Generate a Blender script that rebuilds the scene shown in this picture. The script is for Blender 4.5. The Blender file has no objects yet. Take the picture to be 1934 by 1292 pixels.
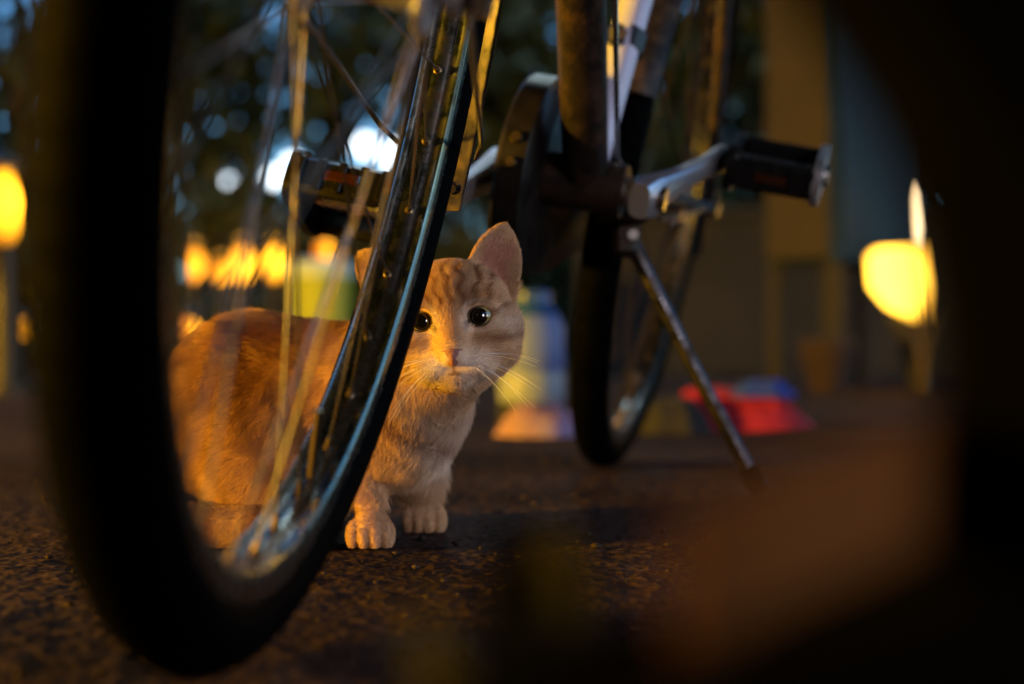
import bpy, math, random
import numpy as np
from mathutils import Vector, Matrix

random.seed(7)
RNG = np.random.default_rng(11)
SC = bpy.context.scene
COL = SC.collection
R = math.radians

# ------------------------------------------------------------------ camera, sky, sun, exposure
CAM_H = 0.152
cam_d = bpy.data.cameras.new('camera')
cam = bpy.data.objects.new('camera', cam_d)
COL.objects.link(cam)
cam.location = (0, 0, CAM_H)
cam.rotation_euler = (R(90), 0, 0)
cam_d.lens = 50
cam_d.sensor_width = 36
cam_d.clip_start = 0.02
cam_d.clip_end = 600
cam_d.dof.use_dof = True
cam_d.dof.focus_distance = 0.995
cam_d.dof.aperture_fstop = 2.8
cam_d.dof.aperture_blades = 0
SC.camera = cam

SUN_AZ, SUN_EL = R(112), R(8)          # azimuth from +Y towards +X
w = bpy.data.worlds.new('World')
SC.world = w
w.use_nodes = True
nt = w.node_tree
bg = nt.nodes['Background']
sky = nt.nodes.new('ShaderNodeTexSky')
sky.sky_type = 'NISHITA'
sky.sun_disc = False
sky.sun_elevation = R(7.5)
sky.sun_rotation = SUN_AZ
sky.altitude = 0
sky.air_density = 1.0
sky.dust_density = 0.4
sky.ozone_density = 5.0
nt.links.new(sky.outputs[0], bg.inputs[0])
bg.inputs[1].default_value = 0.15

sun_d = bpy.data.lights.new('sun', 'SUN')
sun_d.energy = 0.03
sun_d.angle = R(14)
sun_d.color = (0.62, 0.74, 1.0)
sun = bpy.data.objects.new('sun', sun_d)
COL.objects.link(sun)
sdir = Vector((math.sin(SUN_AZ) * math.cos(SUN_EL), math.cos(SUN_AZ) * math.cos(SUN_EL), math.sin(SUN_EL)))
sun.rotation_euler = sdir.to_track_quat('Z', 'Y').to_euler()

SC.view_settings.view_transform = 'Standard'
SC.view_settings.look = 'None'
SC.view_settings.exposure = 1.32
SC.view_settings.gamma = 1.0
SC.view_settings.use_curve_mapping = False
SC.render.engine = 'CYCLES'
SC.cycles.max_bounces = 5
SC.cycles.diffuse_bounces = 2
SC.cycles.glossy_bounces = 3
SC.cycles.transparent_max_bounces = 8
SC.cycles.sample_clamp_indirect = 0.8
SC.cycles.sample_clamp_direct = 1.6
SC.cycles.use_denoising = True
SC.cycles.caustics_reflective = False
SC.cycles.caustics_refractive = False

F = 2686.0


def at(px, py, d):
    """a point at depth d that the 1934 px wide photograph shows at (px, py)"""
    return Vector(((px - 967) / F * d, d, CAM_H + (645 - py) / F * d))


def gd(py):
    """depth of the ground at photograph row py"""
    return F * CAM_H / (py - 645)


# ------------------------------------------------------------------ helpers
class MB:
    def __init__(self):
        self.v, self.f = [], []

    def add(self, v, f):
        o = len(self.v)
        self.v += [tuple(p) for p in v]
        self.f += [tuple(i + o for i in q) for q in f]
        return self

    def tube(self, pts, r, seg=12, caps=True, flat=(1, 1)):
        pts = [Vector(p) for p in pts]
        n = len(pts)
        rs = r if isinstance(r, (list, tuple)) else [r] * n
        v, f = [], []
        t0 = (pts[1] - pts[0]).normalized()
        a = t0.orthogonal().normalized()
        if abs(t0.z) < 0.95:
            a = t0.cross(Vector((0, 0, 1))).normalized()
        for i in range(n):
            if i == 0:
                t = t0
            elif i == n - 1:
                t = (pts[i] - pts[i - 1]).normalized()
            else:
                t = ((pts[i] - pts[i - 1]).normalized() + (pts[i + 1] - pts[i]).normalized()).normalized()
            a = (a - t * a.dot(t)).normalized()
            b = t.cross(a)
            for k in range(seg):
                an = 2 * math.pi * k / seg
                v.append(pts[i] + a * (math.cos(an) * rs[i] * flat[0]) + b * (math.sin(an) * rs[i] * flat[1]))
        for i in range(n - 1):
            for k in range(seg):
                k2 = (k + 1) % seg
                f.append((i * seg + k, i * seg + k2, (i + 1) * seg + k2, (i + 1) * seg + k))
        if caps:
            f.append(tuple(range(seg - 1, -1, -1)))
            f.append(tuple((n - 1) * seg + k for k in range(seg)))
        return self.add(v, f)

    def box(self, c, s, rot=None, bev=0.0):
        """box with chamfered edges: centre, full size"""
        c = Vector(c)
        hx, hy, hz = s[0] / 2, s[1] / 2, s[2] / 2
        m = rot if rot is not None else Matrix.Identity(3)
        b = min(bev, hx * .9, hy * .9, hz * .9)
        if b <= 0:
            P = [Vector((x, y, z)) for x in (-hx, hx) for y in (-hy, hy) for z in (-hz, hz)]
            fs = [(0, 1, 3, 2), (4, 6, 7, 5), (0, 4, 5, 1), (2, 3, 7, 6), (0, 2, 6, 4), (1, 5, 7, 3)]
            return self.add([c + m @ p for p in P], fs)
        lay = []
        for z, ins in ((-hz, b), (-hz + b, 0), (hz - b, 0), (hz, b)):
            x, y = hx - ins, hy - ins
            cc = b if ins == 0 else b * .5
            lay.append([(x - cc, -y), (x, -y + cc), (x, y - cc), (x - cc, y), (-x + cc, y), (-x, y - cc), (-x, -y + cc), (-x + cc, -y)])
            lay[-1] = [Vector((p[0], p[1], z)) for p in lay[-1]]
        v = [c + m @ p for L in lay for p in L]
        fs = []
        for i in range(3):
            for k in range(8):
                k2 = (k + 1) % 8
                fs.append((i * 8 + k, i * 8 + k2, i * 8 + 8 + k2, i * 8 + 8 + k))
        fs.append(tuple(range(7, -1, -1)))
        fs.append(tuple(24 + k for k in range(8)))
        return self.add(v, fs)

    def lathe(self, prof, seg, a0=0.0, a1=2 * math.pi, closed=True, wob=None):
        """profile of (radius, y) turned about the local Y axis; angle from local x towards z"""
        full = abs(a1 - a0 - 2 * math.pi) < 1e-6
        n = seg if full else seg + 1
        m = len(prof)
        v, f = [], []
        for i in range(n):
            a = a0 + (a1 - a0) * i / seg
            c, s = math.cos(a), math.sin(a)
            for j, (r, y) in enumerate(prof):
                if wob:
                    r, y = wob(i, j, r, y)
                v.append((r * c, y, r * s))
        for i in range(seg):
            i2 = (i + 1) % n
            for j in range(m if closed else m - 1):
                j2 = (j + 1) % m
                f.append((i * m + j, i * m + j2, i2 * m + j2, i2 * m + j))
        return self.add(v, f)

    def ball(self, c, r, seg=14, ring=9, rot=None, jit=0.0):
        c = Vector(c)
        r = r if isinstance(r, (tuple, list)) else (r, r, r)
        m = rot if rot is not None else Matrix.Identity(3)
        v = []
        for i in range(ring + 1):
            th = math.pi * i / ring
            for k in range(seg):
                ph = 2 * math.pi * k / seg
                q = Vector((math.sin(th) * math.cos(ph) * r[0], math.sin(th) * math.sin(ph) * r[1], math.cos(th) * r[2]))
                if jit:
                    q *= 1 + random.uniform(-jit, jit)
                v.append(c + m @ q)
        f = []
        for i in range(ring):
            for k in range(seg):
                k2 = (k + 1) % seg
                f.append((i * seg + k, (i + 1) * seg + k, (i + 1) * seg + k2, i * seg + k2))
        return self.add(v, f)

    def build(self, name, mat, parent=None, smooth=True, org=None, auto=40):
        """mesh object; org: world point the vertices are measured from"""
        me = bpy.data.meshes.new(name)
        vs = self.v
        if org is not None:
            o = Vector(org)
            vs = [(p[0] - o.x, p[1] - o.y, p[2] - o.z) for p in vs]
        me.from_pydata(vs, [], self.f)
        me.validate()
        if smooth:
            me.polygons.foreach_set('use_smooth', [True] * len(me.polygons))
            try:
                me.set_sharp_from_angle(angle=R(auto))
            except Exception:
                pass
        me.materials.append(mat)
        me.update()
        ob = bpy.data.objects.new(name, me)
        COL.objects.link(ob)
        if parent is not None:
            ob.parent = parent
            if org is not None and parent.type != 'EMPTY':
                pass
        elif org is not None:
            ob.location = org
        return ob


def inst(name, me, parent, mat4=None):
    ob = bpy.data.objects.new(name, me)
    COL.objects.link(ob)
    ob.parent = parent
    if mat4 is not None:
        ob.matrix_local = mat4
    return ob


def empty(name, loc, parent=None):
    o = bpy.data.objects.new(name, None)
    o.empty_display_size = 0.05
    COL.objects.link(o)
    o.location = loc
    if parent is not None:
        o.parent = parent
    return o


def tag(o, label, cat, group=None):
    o['label'] = label
    o['category'] = cat
    if group:
        o['group'] = group
    return o


def np_mesh(name, V, Q, mat, parent=None, smooth=True):
    me = bpy.data.meshes.new(name)
    n, m, k = len(V), len(Q), Q.shape[1]
    me.vertices.add(n)
    me.vertices.foreach_set('co', np.ascontiguousarray(V, dtype=np.float32).ravel())
    me.loops.add(m * k)
    me.loops.foreach_set('vertex_index', np.ascontiguousarray(Q, dtype=np.int32).ravel())
    me.polygons.add(m)
    me.polygons.foreach_set('loop_start', np.arange(0, m * k, k, dtype=np.int32))
    me.update(calc_edges=True)
    if smooth:
        me.polygons.foreach_set('use_smooth', np.ones(m, dtype=bool))
    me.materials.append(mat)
    ob = bpy.data.objects.new(name, me)
    COL.objects.link(ob)
    if parent is not None:
        ob.parent = parent
    return ob


# ------------------------------------------------------------------ materials
def mat(name, col, rough=0.6, metal=0.0, spec=0.5, noise=None, bump=0.0, bscale=60.0, coat=0.0, rvar=0.0, trans=0.0):
    """noise: (scale, other colour, contrast centre)"""
    m = bpy.data.materials.new(name)
    m.use_nodes = True
    t = m.node_tree
    p = t.nodes['Principled BSDF']
    p.inputs['Base Color'].default_value = (*col, 1)
    p.inputs['Roughness'].default_value = rough
    p.inputs['Metallic'].default_value = metal
    p.inputs['Specular IOR Level'].default_value = spec
    p.inputs['Coat Weight'].default_value = coat
    if trans:
        p.inputs['Transmission Weight'].default_value = trans
    tc = t.nodes.new('ShaderNodeTexCoord')
    if noise:
        n = t.nodes.new('ShaderNodeTexNoise')
        n.inputs['Scale'].default_value = noise[0]
        n.inputs['Detail'].default_value = 6
        n.inputs['Roughness'].default_value = 0.65
        t.links.new(tc.outputs['Object'], n.inputs['Vector'])
        r = t.nodes.new('ShaderNodeValToRGB')
        c = noise[2] if len(noise) > 2 else 0.5
        r.color_ramp.elements[0].position = max(0, c - 0.12)
        r.color_ramp.elements[0].color = (*col, 1)
        r.color_ramp.elements[1].position = min(1, c + 0.12)
        r.color_ramp.elements[1].color = (*noise[1], 1)
        t.links.new(n.outputs['Fac'], r.inputs['Fac'])
        t.links.new(r.outputs['Color'], p.inputs['Base Color'])
        if rvar:
            mr = t.nodes.new('ShaderNodeMapRange')
            mr.inputs['From Min'].default_value = 0.35
            mr.inputs['From Max'].default_value = 0.65
            mr.inputs['To Min'].default_value = rough
            mr.inputs['To Max'].default_value = rough + rvar
            t.links.new(n.outputs['Fac'], mr.inputs['Value'])
            t.links.new(mr.outputs['Result'], p.inputs['Roughness'])
    if bump:
        n2 = t.nodes.new('ShaderNodeTexNoise')
        n2.inputs['Scale'].default_value = bscale
        n2.inputs['Detail'].default_value = 8
        t.links.new(tc.outputs['Object'], n2.inputs['Vector'])
        b = t.nodes.new('ShaderNodeBump')
        b.inputs['Strength'].default_value = bump
        b.inputs['Distance'].default_value = 0.01
        t.links.new(n2.outputs['Fac'], b.inputs['Height'])
        t.links.new(b.outputs['Normal'], p.inputs['Normal'])
    return m


def glow(name, col, strength, hot=None):
    m = bpy.data.materials.new(name)
    m.use_nodes = True
    p = m.node_tree.nodes['Principled BSDF']
    p.inputs['Base Color'].default_value = (*[min(1, c) for c in col], 1)
    p.inputs['Emission Color'].default_value = (*col, 1)
    p.inputs['Emission Strength'].default_value = strength
    if hot:
        # the shade is brightest round its bulb
        t = m.node_tree
        tc = t.nodes.new('ShaderNodeTexCoord')
        vm = t.nodes.new('ShaderNodeVectorMath'); vm.operation = 'DISTANCE'
        vm.inputs[1].default_value = hot[0]
        t.links.new(tc.outputs['Object'], vm.inputs[0])
        mr = t.nodes.new('ShaderNodeMapRange'); mr.interpolation_type = 'SMOOTHSTEP'
        mr.inputs['From Min'].default_value = 0.03; mr.inputs['From Max'].default_value = hot[1]
        mr.inputs['To Min'].default_value = strength * hot[2]; mr.inputs['To Max'].default_value = strength * 0.45
        t.links.new(vm.outputs['Value'], mr.inputs['Value'])
        t.links.new(mr.outputs['Result'], p.inputs['Emission Strength'])
    return m


M = {}
M['rubber'] = mat('black_rubber', (0.0007, 0.0008, 0.0009), 0.6, noise=(45, (0.0016, 0.0016, 0.0016), 0.6), bump=0.12, bscale=500, spec=0.01)
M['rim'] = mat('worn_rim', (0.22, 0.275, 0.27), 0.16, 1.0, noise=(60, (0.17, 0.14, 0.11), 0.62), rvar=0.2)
M['rimchannel'] = mat('rim_channel', (0.14, 0.165, 0.17), 0.13, 1.0, noise=(70, (0.07, 0.055, 0.045), 0.55), rvar=0.3)  # darker metal for the rim's inner channel
M['darkspoke'] = mat('shaded_spoke', (0.008, 0.007, 0.006), 0.7, 0.0, noise=(90, (0.02, 0.011, 0.007), 0.55), spec=0.15)  # rear spokes: blocked lamp light put into a dark colour
M['darkrim'] = mat('shaded_rim', (0.03, 0.032, 0.034), 0.4, 1.0, noise=(50, (0.04, 0.025, 0.016), 0.52), rvar=0.3)  # rear rim, darkened in colour for the shade it stands in
M['steel'] = mat('spoke_steel', (0.20, 0.20, 0.225), 0.32, 1.0, noise=(120, (0.16, 0.10, 0.06), 0.58))
M['brass'] = mat('dull_brass', (0.16, 0.12, 0.07), 0.4, 1.0)
M['paint'] = mat('black_brown_paint', (0.008, 0.006, 0.005), 0.35, 0.0, noise=(40, (0.03, 0.013, 0.006), 0.57), bump=0.15, bscale=250, rvar=0.3, spec=0.3)
M['chrome'] = mat('chrome', (0.72, 0.72, 0.74), 0.16, 1.0, noise=(90, (0.4, 0.37, 0.34), 0.66), rvar=0.15)
M['alloy'] = mat('pale_alloy', (0.55, 0.56, 0.62), 0.34, 0.85)
M['paleblue'] = mat('pale_sky_sheen', (0.42, 0.44, 0.60), 0.38, 0.0, coat=0.4)  # the sky's blue reflection on the seat tube, put into base colour
M['plastic'] = mat('black_plastic', (0.004, 0.004, 0.004), 0.35, spec=0.35)
M['leather'] = mat('saddle_leather', (0.02, 0.014, 0.01), 0.5, bump=0.2, bscale=300)
M['amber'] = mat('amber_reflector', (0.03, 0.008, 0.003), 0.15, coat=1.0)
M['fender'] = mat('fender_paint', (0.015, 0.012, 0.01), 0.22, 0.2, noise=(30, (0.09, 0.055, 0.03), 0.58), rvar=0.25)
M['casepaint'] = mat('case_paint', (0.003, 0.0027, 0.0025), 0.3, noise=(30, (0.008, 0.006, 0.005), 0.58), rvar=0.25, spec=0.25)
M['blacksteel'] = mat('black_steel', (0.06, 0.06, 0.065), 0.22, 1.0, noise=(60, (0.03, 0.022, 0.016), 0.55), rvar=0.3)
M['bark'] = mat('bark', (0.03, 0.022, 0.015), 0.95, noise=(9, (0.07, 0.05, 0.032), 0.5), bump=0.8, bscale=25)
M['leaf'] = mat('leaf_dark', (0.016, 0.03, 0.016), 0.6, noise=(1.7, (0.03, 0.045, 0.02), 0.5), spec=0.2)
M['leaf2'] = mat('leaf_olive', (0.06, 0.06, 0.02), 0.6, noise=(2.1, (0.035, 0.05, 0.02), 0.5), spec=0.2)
M['wall'] = mat('grey_render', (0.022, 0.023, 0.027), 0.9, noise=(4, (0.015, 0.016, 0.019), 0.5), bump=0.4, bscale=40)
M['red'] = mat('red_cloth', (0.30, 0.004, 0.02), 0.8, bump=0.3, bscale=200)
M['blue'] = mat('blue_cloth', (0.008, 0.035, 0.30), 0.8)
M['pink'] = mat('pink_cloth', (0.30, 0.17, 0.26), 0.85, noise=(14, (0.22, 0.18, 0.36), 0.55))
M['black'] = mat('black_cloth', (0.012, 0.012, 0.012), 0.9)
M['teal'] = mat('teal_cabinet_paint', (0.004, 0.021, 0.028), 0.6, noise=(7, (0.003, 0.015, 0.021), 0.55), spec=0.25, bump=0.05, bscale=30)
M['bagmat'] = mat('black_nylon', (0.0012, 0.0012, 0.0012), 0.9, spec=0.0)
M['tan'] = mat('tan_leather', (0.072, 0.032, 0.010), 0.9, bump=0.1, bscale=150, spec=0.0)
M['concrete'] = mat('stone_post', (0.02, 0.02, 0.022), 0.9, bump=0.3, bscale=50)
M['clay'] = mat('clay_pot', (0.022, 0.010, 0.007), 0.85)
M['iron'] = mat('dark_iron', (0.03, 0.03, 0.03), 0.5, 0.5)

# ------------------------------------------------------------------ ground
mg = bpy.data.materials.new('asphalt')
mg.use_nodes = True
t = mg.node_tree
p = t.nodes['Principled BSDF']
tc = t.nodes.new('ShaderNodeTexCoord')
na = t.nodes.new('ShaderNodeTexNoise'); na.inputs['Scale'].default_value = 190; na.inputs['Detail'].default_value = 4
nb = t.nodes.new('ShaderNodeTexNoise'); nb.inputs['Scale'].default_value = 3.0; nb.inputs['Detail'].default_value = 5
vo = t.nodes.new('ShaderNodeTexVoronoi'); vo.inputs['Scale'].default_value = 150
for n in (na, nb, vo):
    t.links.new(tc.outputs['Object'], n.inputs['Vector'])
ra = t.nodes.new('ShaderNodeValToRGB')
ra.color_ramp.elements[0].position = 0.36; ra.color_ramp.elements[0].color = (0.034, 0.0225, 0.019, 1)
ra.color_ramp.elements[1].position = 0.68; ra.color_ramp.elements[1].color = (0.105, 0.067, 0.056, 1)
t.links.new(na.outputs['Fac'], ra.inputs['Fac'])
rb = t.nodes.new('ShaderNodeValToRGB')
rb.color_ramp.elements[0].position = 0.35; rb.color_ramp.elements[0].color = (0.42, 0.40, 0.38, 1)
rb.color_ramp.elements[1].position = 0.65; rb.color_ramp.elements[1].color = (1, 1, 1, 1)
t.links.new(nb.outputs['Fac'], rb.inputs['Fac'])
mx = t.nodes.new('ShaderNodeMix'); mx.data_type = 'RGBA'; mx.blend_type = 'MULTIPLY'; mx.inputs['Factor'].default_value = 1
t.links.new(ra.outputs['Color'], mx.inputs['A']); t.links.new(rb.outputs['Color'], mx.inputs['B'])
t.links.new(mx.outputs['Result'], p.inputs['Base Color'])
p.inputs['Roughness'].default_value = 1.0
p.inputs['Specular IOR Level'].default_value = 0.04
bu = t.nodes.new('ShaderNodeBump'); bu.inputs['Strength'].default_value = 0.35; bu.inputs['Distance'].default_value = 0.003
t.links.new(vo.outputs['Distance'], bu.inputs['Height'])
t.links.new(bu.outputs['Normal'], p.inputs['Normal'])
M['asphalt'] = mg


def axis(lo, f0, f1, hi, fine, coarse_n):
    a = lo + (f0 - lo) * (1 - np.linspace(1, 0, coarse_n) ** 3)
    b = np.arange(f0, f1, fine)
    c = f1 + (hi - f1) * np.linspace(0, 1, coarse_n) ** 3
    return np.unique(np.concatenate([a, b, c]))


def vnoise(x, y, s, seed):
    """smooth value noise on arrays"""
    r = np.random.default_rng(seed).random((256, 256))
    u, v = x * s, y * s
    i, j = np.floor(u).astype(int), np.floor(v).astype(int)
    a, b = u - i, v - j
    a, b = a * a * (3 - 2 * a), b * b * (3 - 2 * b)
    g = lambda p, q: r[p % 256, q % 256]
    return (g(i, j) * (1 - a) + g(i + 1, j) * a) * (1 - b) + (g(i, j + 1) * (1 - a) + g(i + 1, j + 1) * a) * b


gx = axis(-220, -0.55, 0.7, 220, 0.0045, 26)
gy = axis(-60, 0.5, 1.75, 420, 0.0045, 26)
GX, GY = np.meshgrid(gx, gy, indexing='ij')
amp = np.clip(1 - np.maximum(np.abs(GX) - 0.6, np.abs(GY - 1.1) - 0.6) / 0.6, 0, 1)
GZ = (vnoise(GX, GY, 110, 1) - 0.75) * 0.0018 + (vnoise(GX, GY, 200, 2) - 0.7) * 0.0015 + (vnoise(GX, GY, 9, 3) - 0.8) * 0.003
GZ = GZ * amp - 0.0005
nx_, ny_ = GX.shape
I = np.arange(nx_ * ny_).reshape(nx_, ny_)
Q = np.stack([I[:-1, :-1], I[1:, :-1], I[1:, 1:], I[:-1, 1:]], -1).reshape(-1, 4)
ground = np_mesh('ground', np.stack([GX, GY, GZ], -1).reshape(-1, 3), Q, M['asphalt'])
ground['kind'] = 'structure'

# grit lying on the asphalt
def grit(n):
    ico = np.array([(1, 0, 0), (-1, 0, 0), (0, 1, 0), (0, -1, 0), (0, 0, 1), (0, 0, -1)], float)
    tri = np.array([(0, 2, 4), (2, 1, 4), (1, 3, 4), (3, 0, 4), (2, 0, 5), (1, 2, 5), (3, 1, 5), (0, 3, 5)])
    y = 0.55 + 1.5 * RNG.random(n) ** 1.3
    x = (RNG.random(n) - 0.5) * (0.5 + 0.75 * y)
    s = 0.0008 + 0.0034 * RNG.random(n) ** 5
    V = ico[None] * (s[:, None] * (0.6 + 0.8 * RNG.random((n, 6))))[:, :, None]
    an = RNG.random(n) * 6.28
    c, s_ = np.cos(an)[:, None], np.sin(an)[:, None]
    X = V[..., 0] * c - V[..., 1] * s_
    Y = V[..., 0] * s_ + V[..., 1] * c
    V = np.stack([X + x[:, None], Y + y[:, None], V[..., 2] * 0.6 + (s * 0.15)[:, None]], -1)
    T = (tri[None] + (np.arange(n) * 6)[:, None, None]).reshape(-1, 3)
    return V.reshape(-1, 3), T
GV, GT = grit(2600)
M['grit'] = mat('grit', (0.05, 0.036, 0.031), 0.95, noise=(40, (0.02, 0.016, 0.014), 0.5), spec=0.05)
gr = np_mesh('grit', GV, GT, M['grit'], smooth=False)
gr['kind'] = 'stuff'
gr['label'] = 'loose grit scattered over the asphalt'
gr['category'] = 'grit'

# ------------------------------------------------------------------ bicycle
LEAN = 0.2057
TY = 0.0422                                    # tyre width
WR = 0.3323                                    # wheel radius
FC = Vector((-0.1373, 0.6811, 0))              # front contact
RC = Vector((0.111, 1.735, 0))                 # rear contact
UP = Vector((0, 0, 1))


def leaned(psi):
    d = Vector((math.sin(psi), math.cos(psi), 0))
    side = d.cross(UP)
    u = UP * math.cos(LEAN) + side * math.sin(LEAN)
    return d, u, u.cross(d)                    # away, up, to the left of the picture


ax_ = (RC - FC).normalized()
BPSI = math.atan2(ax_.x, ax_.y)
bd, bu_, bl = leaned(BPSI)                     # bike plane: bd points to the rear, bl to the picture's left
fd, fu, fl = leaned(0.0666)
ROOT = Vector((0.02, 1.25, 0))
bike = empty('bicycle', ROOT)
tag(bike, 'dark worn bicycle on its kickstand with its front wheel before the cat', 'bicycle')


def wmat(c, d, u, l):
    m = Matrix.Identity(4)
    for i, a in enumerate((d, l, u)):
        for k in range(3):
            m[k][i] = a[k]
    m.translation = c
    return m


def bp(b, u, s=0.0):
    """bike plane point: b back from the rear axle's foot (negative = forward), u up, s to the bike's left (picture right)"""
    return RC + bd * b + bu_ * u - bl * s


# shared wheel meshes -------------------------------------------------
def tyre_mesh():
    rt = TY / 2
    prof, kn = [], []
    for j in range(18):
        a = math.pi * (0.13 + 1.74 * j / 17) - math.pi
        # a measured so that the gap faces the hub
        prof.append((WR - rt + rt * math.cos(a), rt * math.sin(a)))
        kn.append(math.cos(a))
    prof = [(r, y) for r, y in prof]
    def wob(i, j, r, y):
        k = kn[j]
        if k > 0.25:
            ph = (i + (1 if y > 0 else 0) * 2) % 4
            if ph < 2:
                return r - 0.0011 * (1 if abs(y) > 0.006 else 0.2), y * (0.972)
        return r, y
    b = MB()
    b.lathe(prof, 480, wob=wob)
    return b


def rim_mb():
    prof = [(0.2985, 0.0150), (0.2960, 0.0158), (0.2925, 0.0150), (0.2890, 0.0148), (0.2850, 0.0142), (0.2828, 0.0125),
            (0.2832, 0.0100), (0.2845, 0.0075), (0.2838, 0.0045), (0.2822, 0.0)]
    prof = prof + [(r, -y) for r, y in prof[-2::-1]]
    prof += [(0.294, -0.0115), (0.291, 0.0), (0.294, 0.0115)]
    b = MB()
    b.lathe(prof, 160)
    return b


hub_prof = [(0.0, -0.048), (0.009, -0.048), (0.010, -0.040), (0.0055, -0.039), (0.0055, -0.034), (0.021, -0.033), (0.0225, -0.030), (0.0215, -0.0275),
            (0.012, -0.024), (0.0105, 0.0), (0.012, 0.024), (0.0215, 0.0275), (0.0225, 0.030), (0.021, 0.033), (0.0055, 0.034), (0.0055, 0.039),
            (0.010, 0.040), (0.009, 0.048), (0.0, 0.048)]


def make_wheel(name, centre, d, u, l, label=None, phase=0.0, share=None):
    w_ = empty(name, (0, 0, 0), bike)
    mm = wmat(centre, d, u, l)
    mm.translation = centre - ROOT
    w_.matrix_local = mm
    if share is None:
        share = {}
        share['tyre'] = tyre_mesh().build('tyre', M['rubber'], w_, auto=60).data
        rmesh = rim_mb().build('rim', M['rim'], w_, auto=50).data
        rmesh.materials.append(M['rimchannel'])
        for pl in rmesh.polygons:
            q_ = pl.center
            if abs(q_.y) < 0.0095 and math.hypot(q_.x, q_.z) < 0.2855:
                pl.material_index = 1
        share['rim'] = rmesh
        b = MB(); b.lathe(hub_prof, 24, closed=False)
        share['hub'] = b.build('hub', M['alloy'], w_).data
        for s in (1, -1):
            b = MB(); b.tube([(0.021, 0.0305 * s, 0), (0.0, 0.0305 * s, 0), (0.0, 0.0305 * s, 0)][:2], 0.001, 6)
        # two spoke kinds: leaned forward and backward, on the +y flange; mirrored for the other flange
        for k, (s, dirn) in enumerate(((1, 1), (1, -1), (-1, 1), (-1, -1))):
            off = R(62) * dirn
            h = Vector((0.0205 * math.cos(off), 0.0305 * s + 0.0015 * dirn, 0.0205 * math.sin(off)))
            e = Vector((0.279, 0.0015 * s, 0.0))
            b = MB(); b.tube([h, e], 0.00085, 8)
            share['spoke%d' % k] = b
            dd = (e - h).normalized()
            b2 = MB(); b2.tube([e - dd * 0.004, e + dd * 0.0015, e + dd * 0.002, e + dd * 0.0055], [0.0019, 0.0021, 0.0030, 0.0030], 8)
            share['nipple%d' % k] = b2
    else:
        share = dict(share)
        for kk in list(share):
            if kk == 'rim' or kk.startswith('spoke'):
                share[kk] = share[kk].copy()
                share[kk].materials[0] = M['darkrim' if kk == 'rim' else 'darkspoke']
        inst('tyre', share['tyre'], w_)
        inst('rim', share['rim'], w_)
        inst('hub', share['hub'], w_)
    for i in range(36):
        k = (i % 4)
        for nm, mt in (('spoke', 'steel'), ('nipple', 'brass')):
            s = share[nm + str(k)]
            rot = Matrix.Rotation(-(2 * math.pi * i / 36 + phase), 4, 'Y')
            if isinstance(s, MB):
                o = s.build(nm, M[mt], w_)
                share[nm + str(k)] = o.data
                o.matrix_local = rot
            else:
                inst(nm, s, w_, rot)
    b = MB(); a = R(-64)
    b.tube([(0.283 * math.cos(a), 0, 0.283 * math.sin(a)), (0.240 * math.cos(a), 0, 0.240 * math.sin(a))], [0.003, 0.0024], 8)
    b.build('valve', M['brass'], w_)
    return w_, share


front, SH = make_wheel('front_wheel', FC + fu * WR, fd, fu, fl, phase=0.035)
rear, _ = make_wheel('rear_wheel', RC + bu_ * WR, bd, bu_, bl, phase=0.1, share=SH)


def fender(parent_m, a0, a1, name, rad=0.352):
    prof = []
    for j in range(9):
        y = -0.027 + 0.054 * j / 8
        prof.append((rad - 0.011 * (y / 0.027) ** 2, y))
    prof += [(r - 0.0013, y) for r, y in prof[::-1]]
    b = MB(); b.lathe(prof, 60, a0, a1)
    m = len(prof)
    b.f.append(tuple(range(m))); b.f.append(tuple(60 * m + k for k in range(m - 1, -1, -1)))
    b.v = [tuple(parent_m @ Vector(v)) for v in b.v]
    return b.build(name, M['fender'], bike, org=ROOT)


FM = wmat(FC + fu * WR, fd, fu, fl)
RM = wmat(RC + bu_ * WR, bd, bu_, bl)
ff = fender(FM, R(-13), R(150), 'front_mudguard')
rf = fender(RM, R(-8), R(168), 'rear_mudguard')


def part(name, b, m, parent=None, auto=40):
    return b.build(name, M[m] if isinstance(m, str) else m, parent or bike, org=ROOT, auto=auto)


# mudguard end: clip, bolts and stays
def wl(m4, x, y, z):
    return m4 @ Vector((x, y, z))


def polar(m4, r, ang, y):
    return m4 @ Vector((r * math.cos(ang), y, r * math.sin(ang)))


b = MB()
for y in (-0.017, -0.004, 0.012):
    b.tube([polar(FM, 0.352, R(-10.5), y), polar(FM, 0.341, R(-10.5), y)], 0.0035, 10)
part('mudguard_bolt', b, 'brass', ff)
for s in (-1, 1):
    b = MB(); b.tube([wl(FM, 0.0, 0.05 * s, 0.0), polar(FM, 0.30, R(-6), 0.036 * s), polar(FM, 0.347, R(-6), 0.029 * s)], 0.0018, 8)
    part('mudguard_stay', b, 'steel', ff)
    b = MB(); b.tube([wl(RM, 0.0, 0.06 * s, 0.0), polar(RM, 0.30, R(8), 0.036 * s), polar(RM, 0.347, R(8), 0.029 * s)], 0.0018, 8)
    part('mudguard_stay', b, 'steel', rf)

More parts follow.
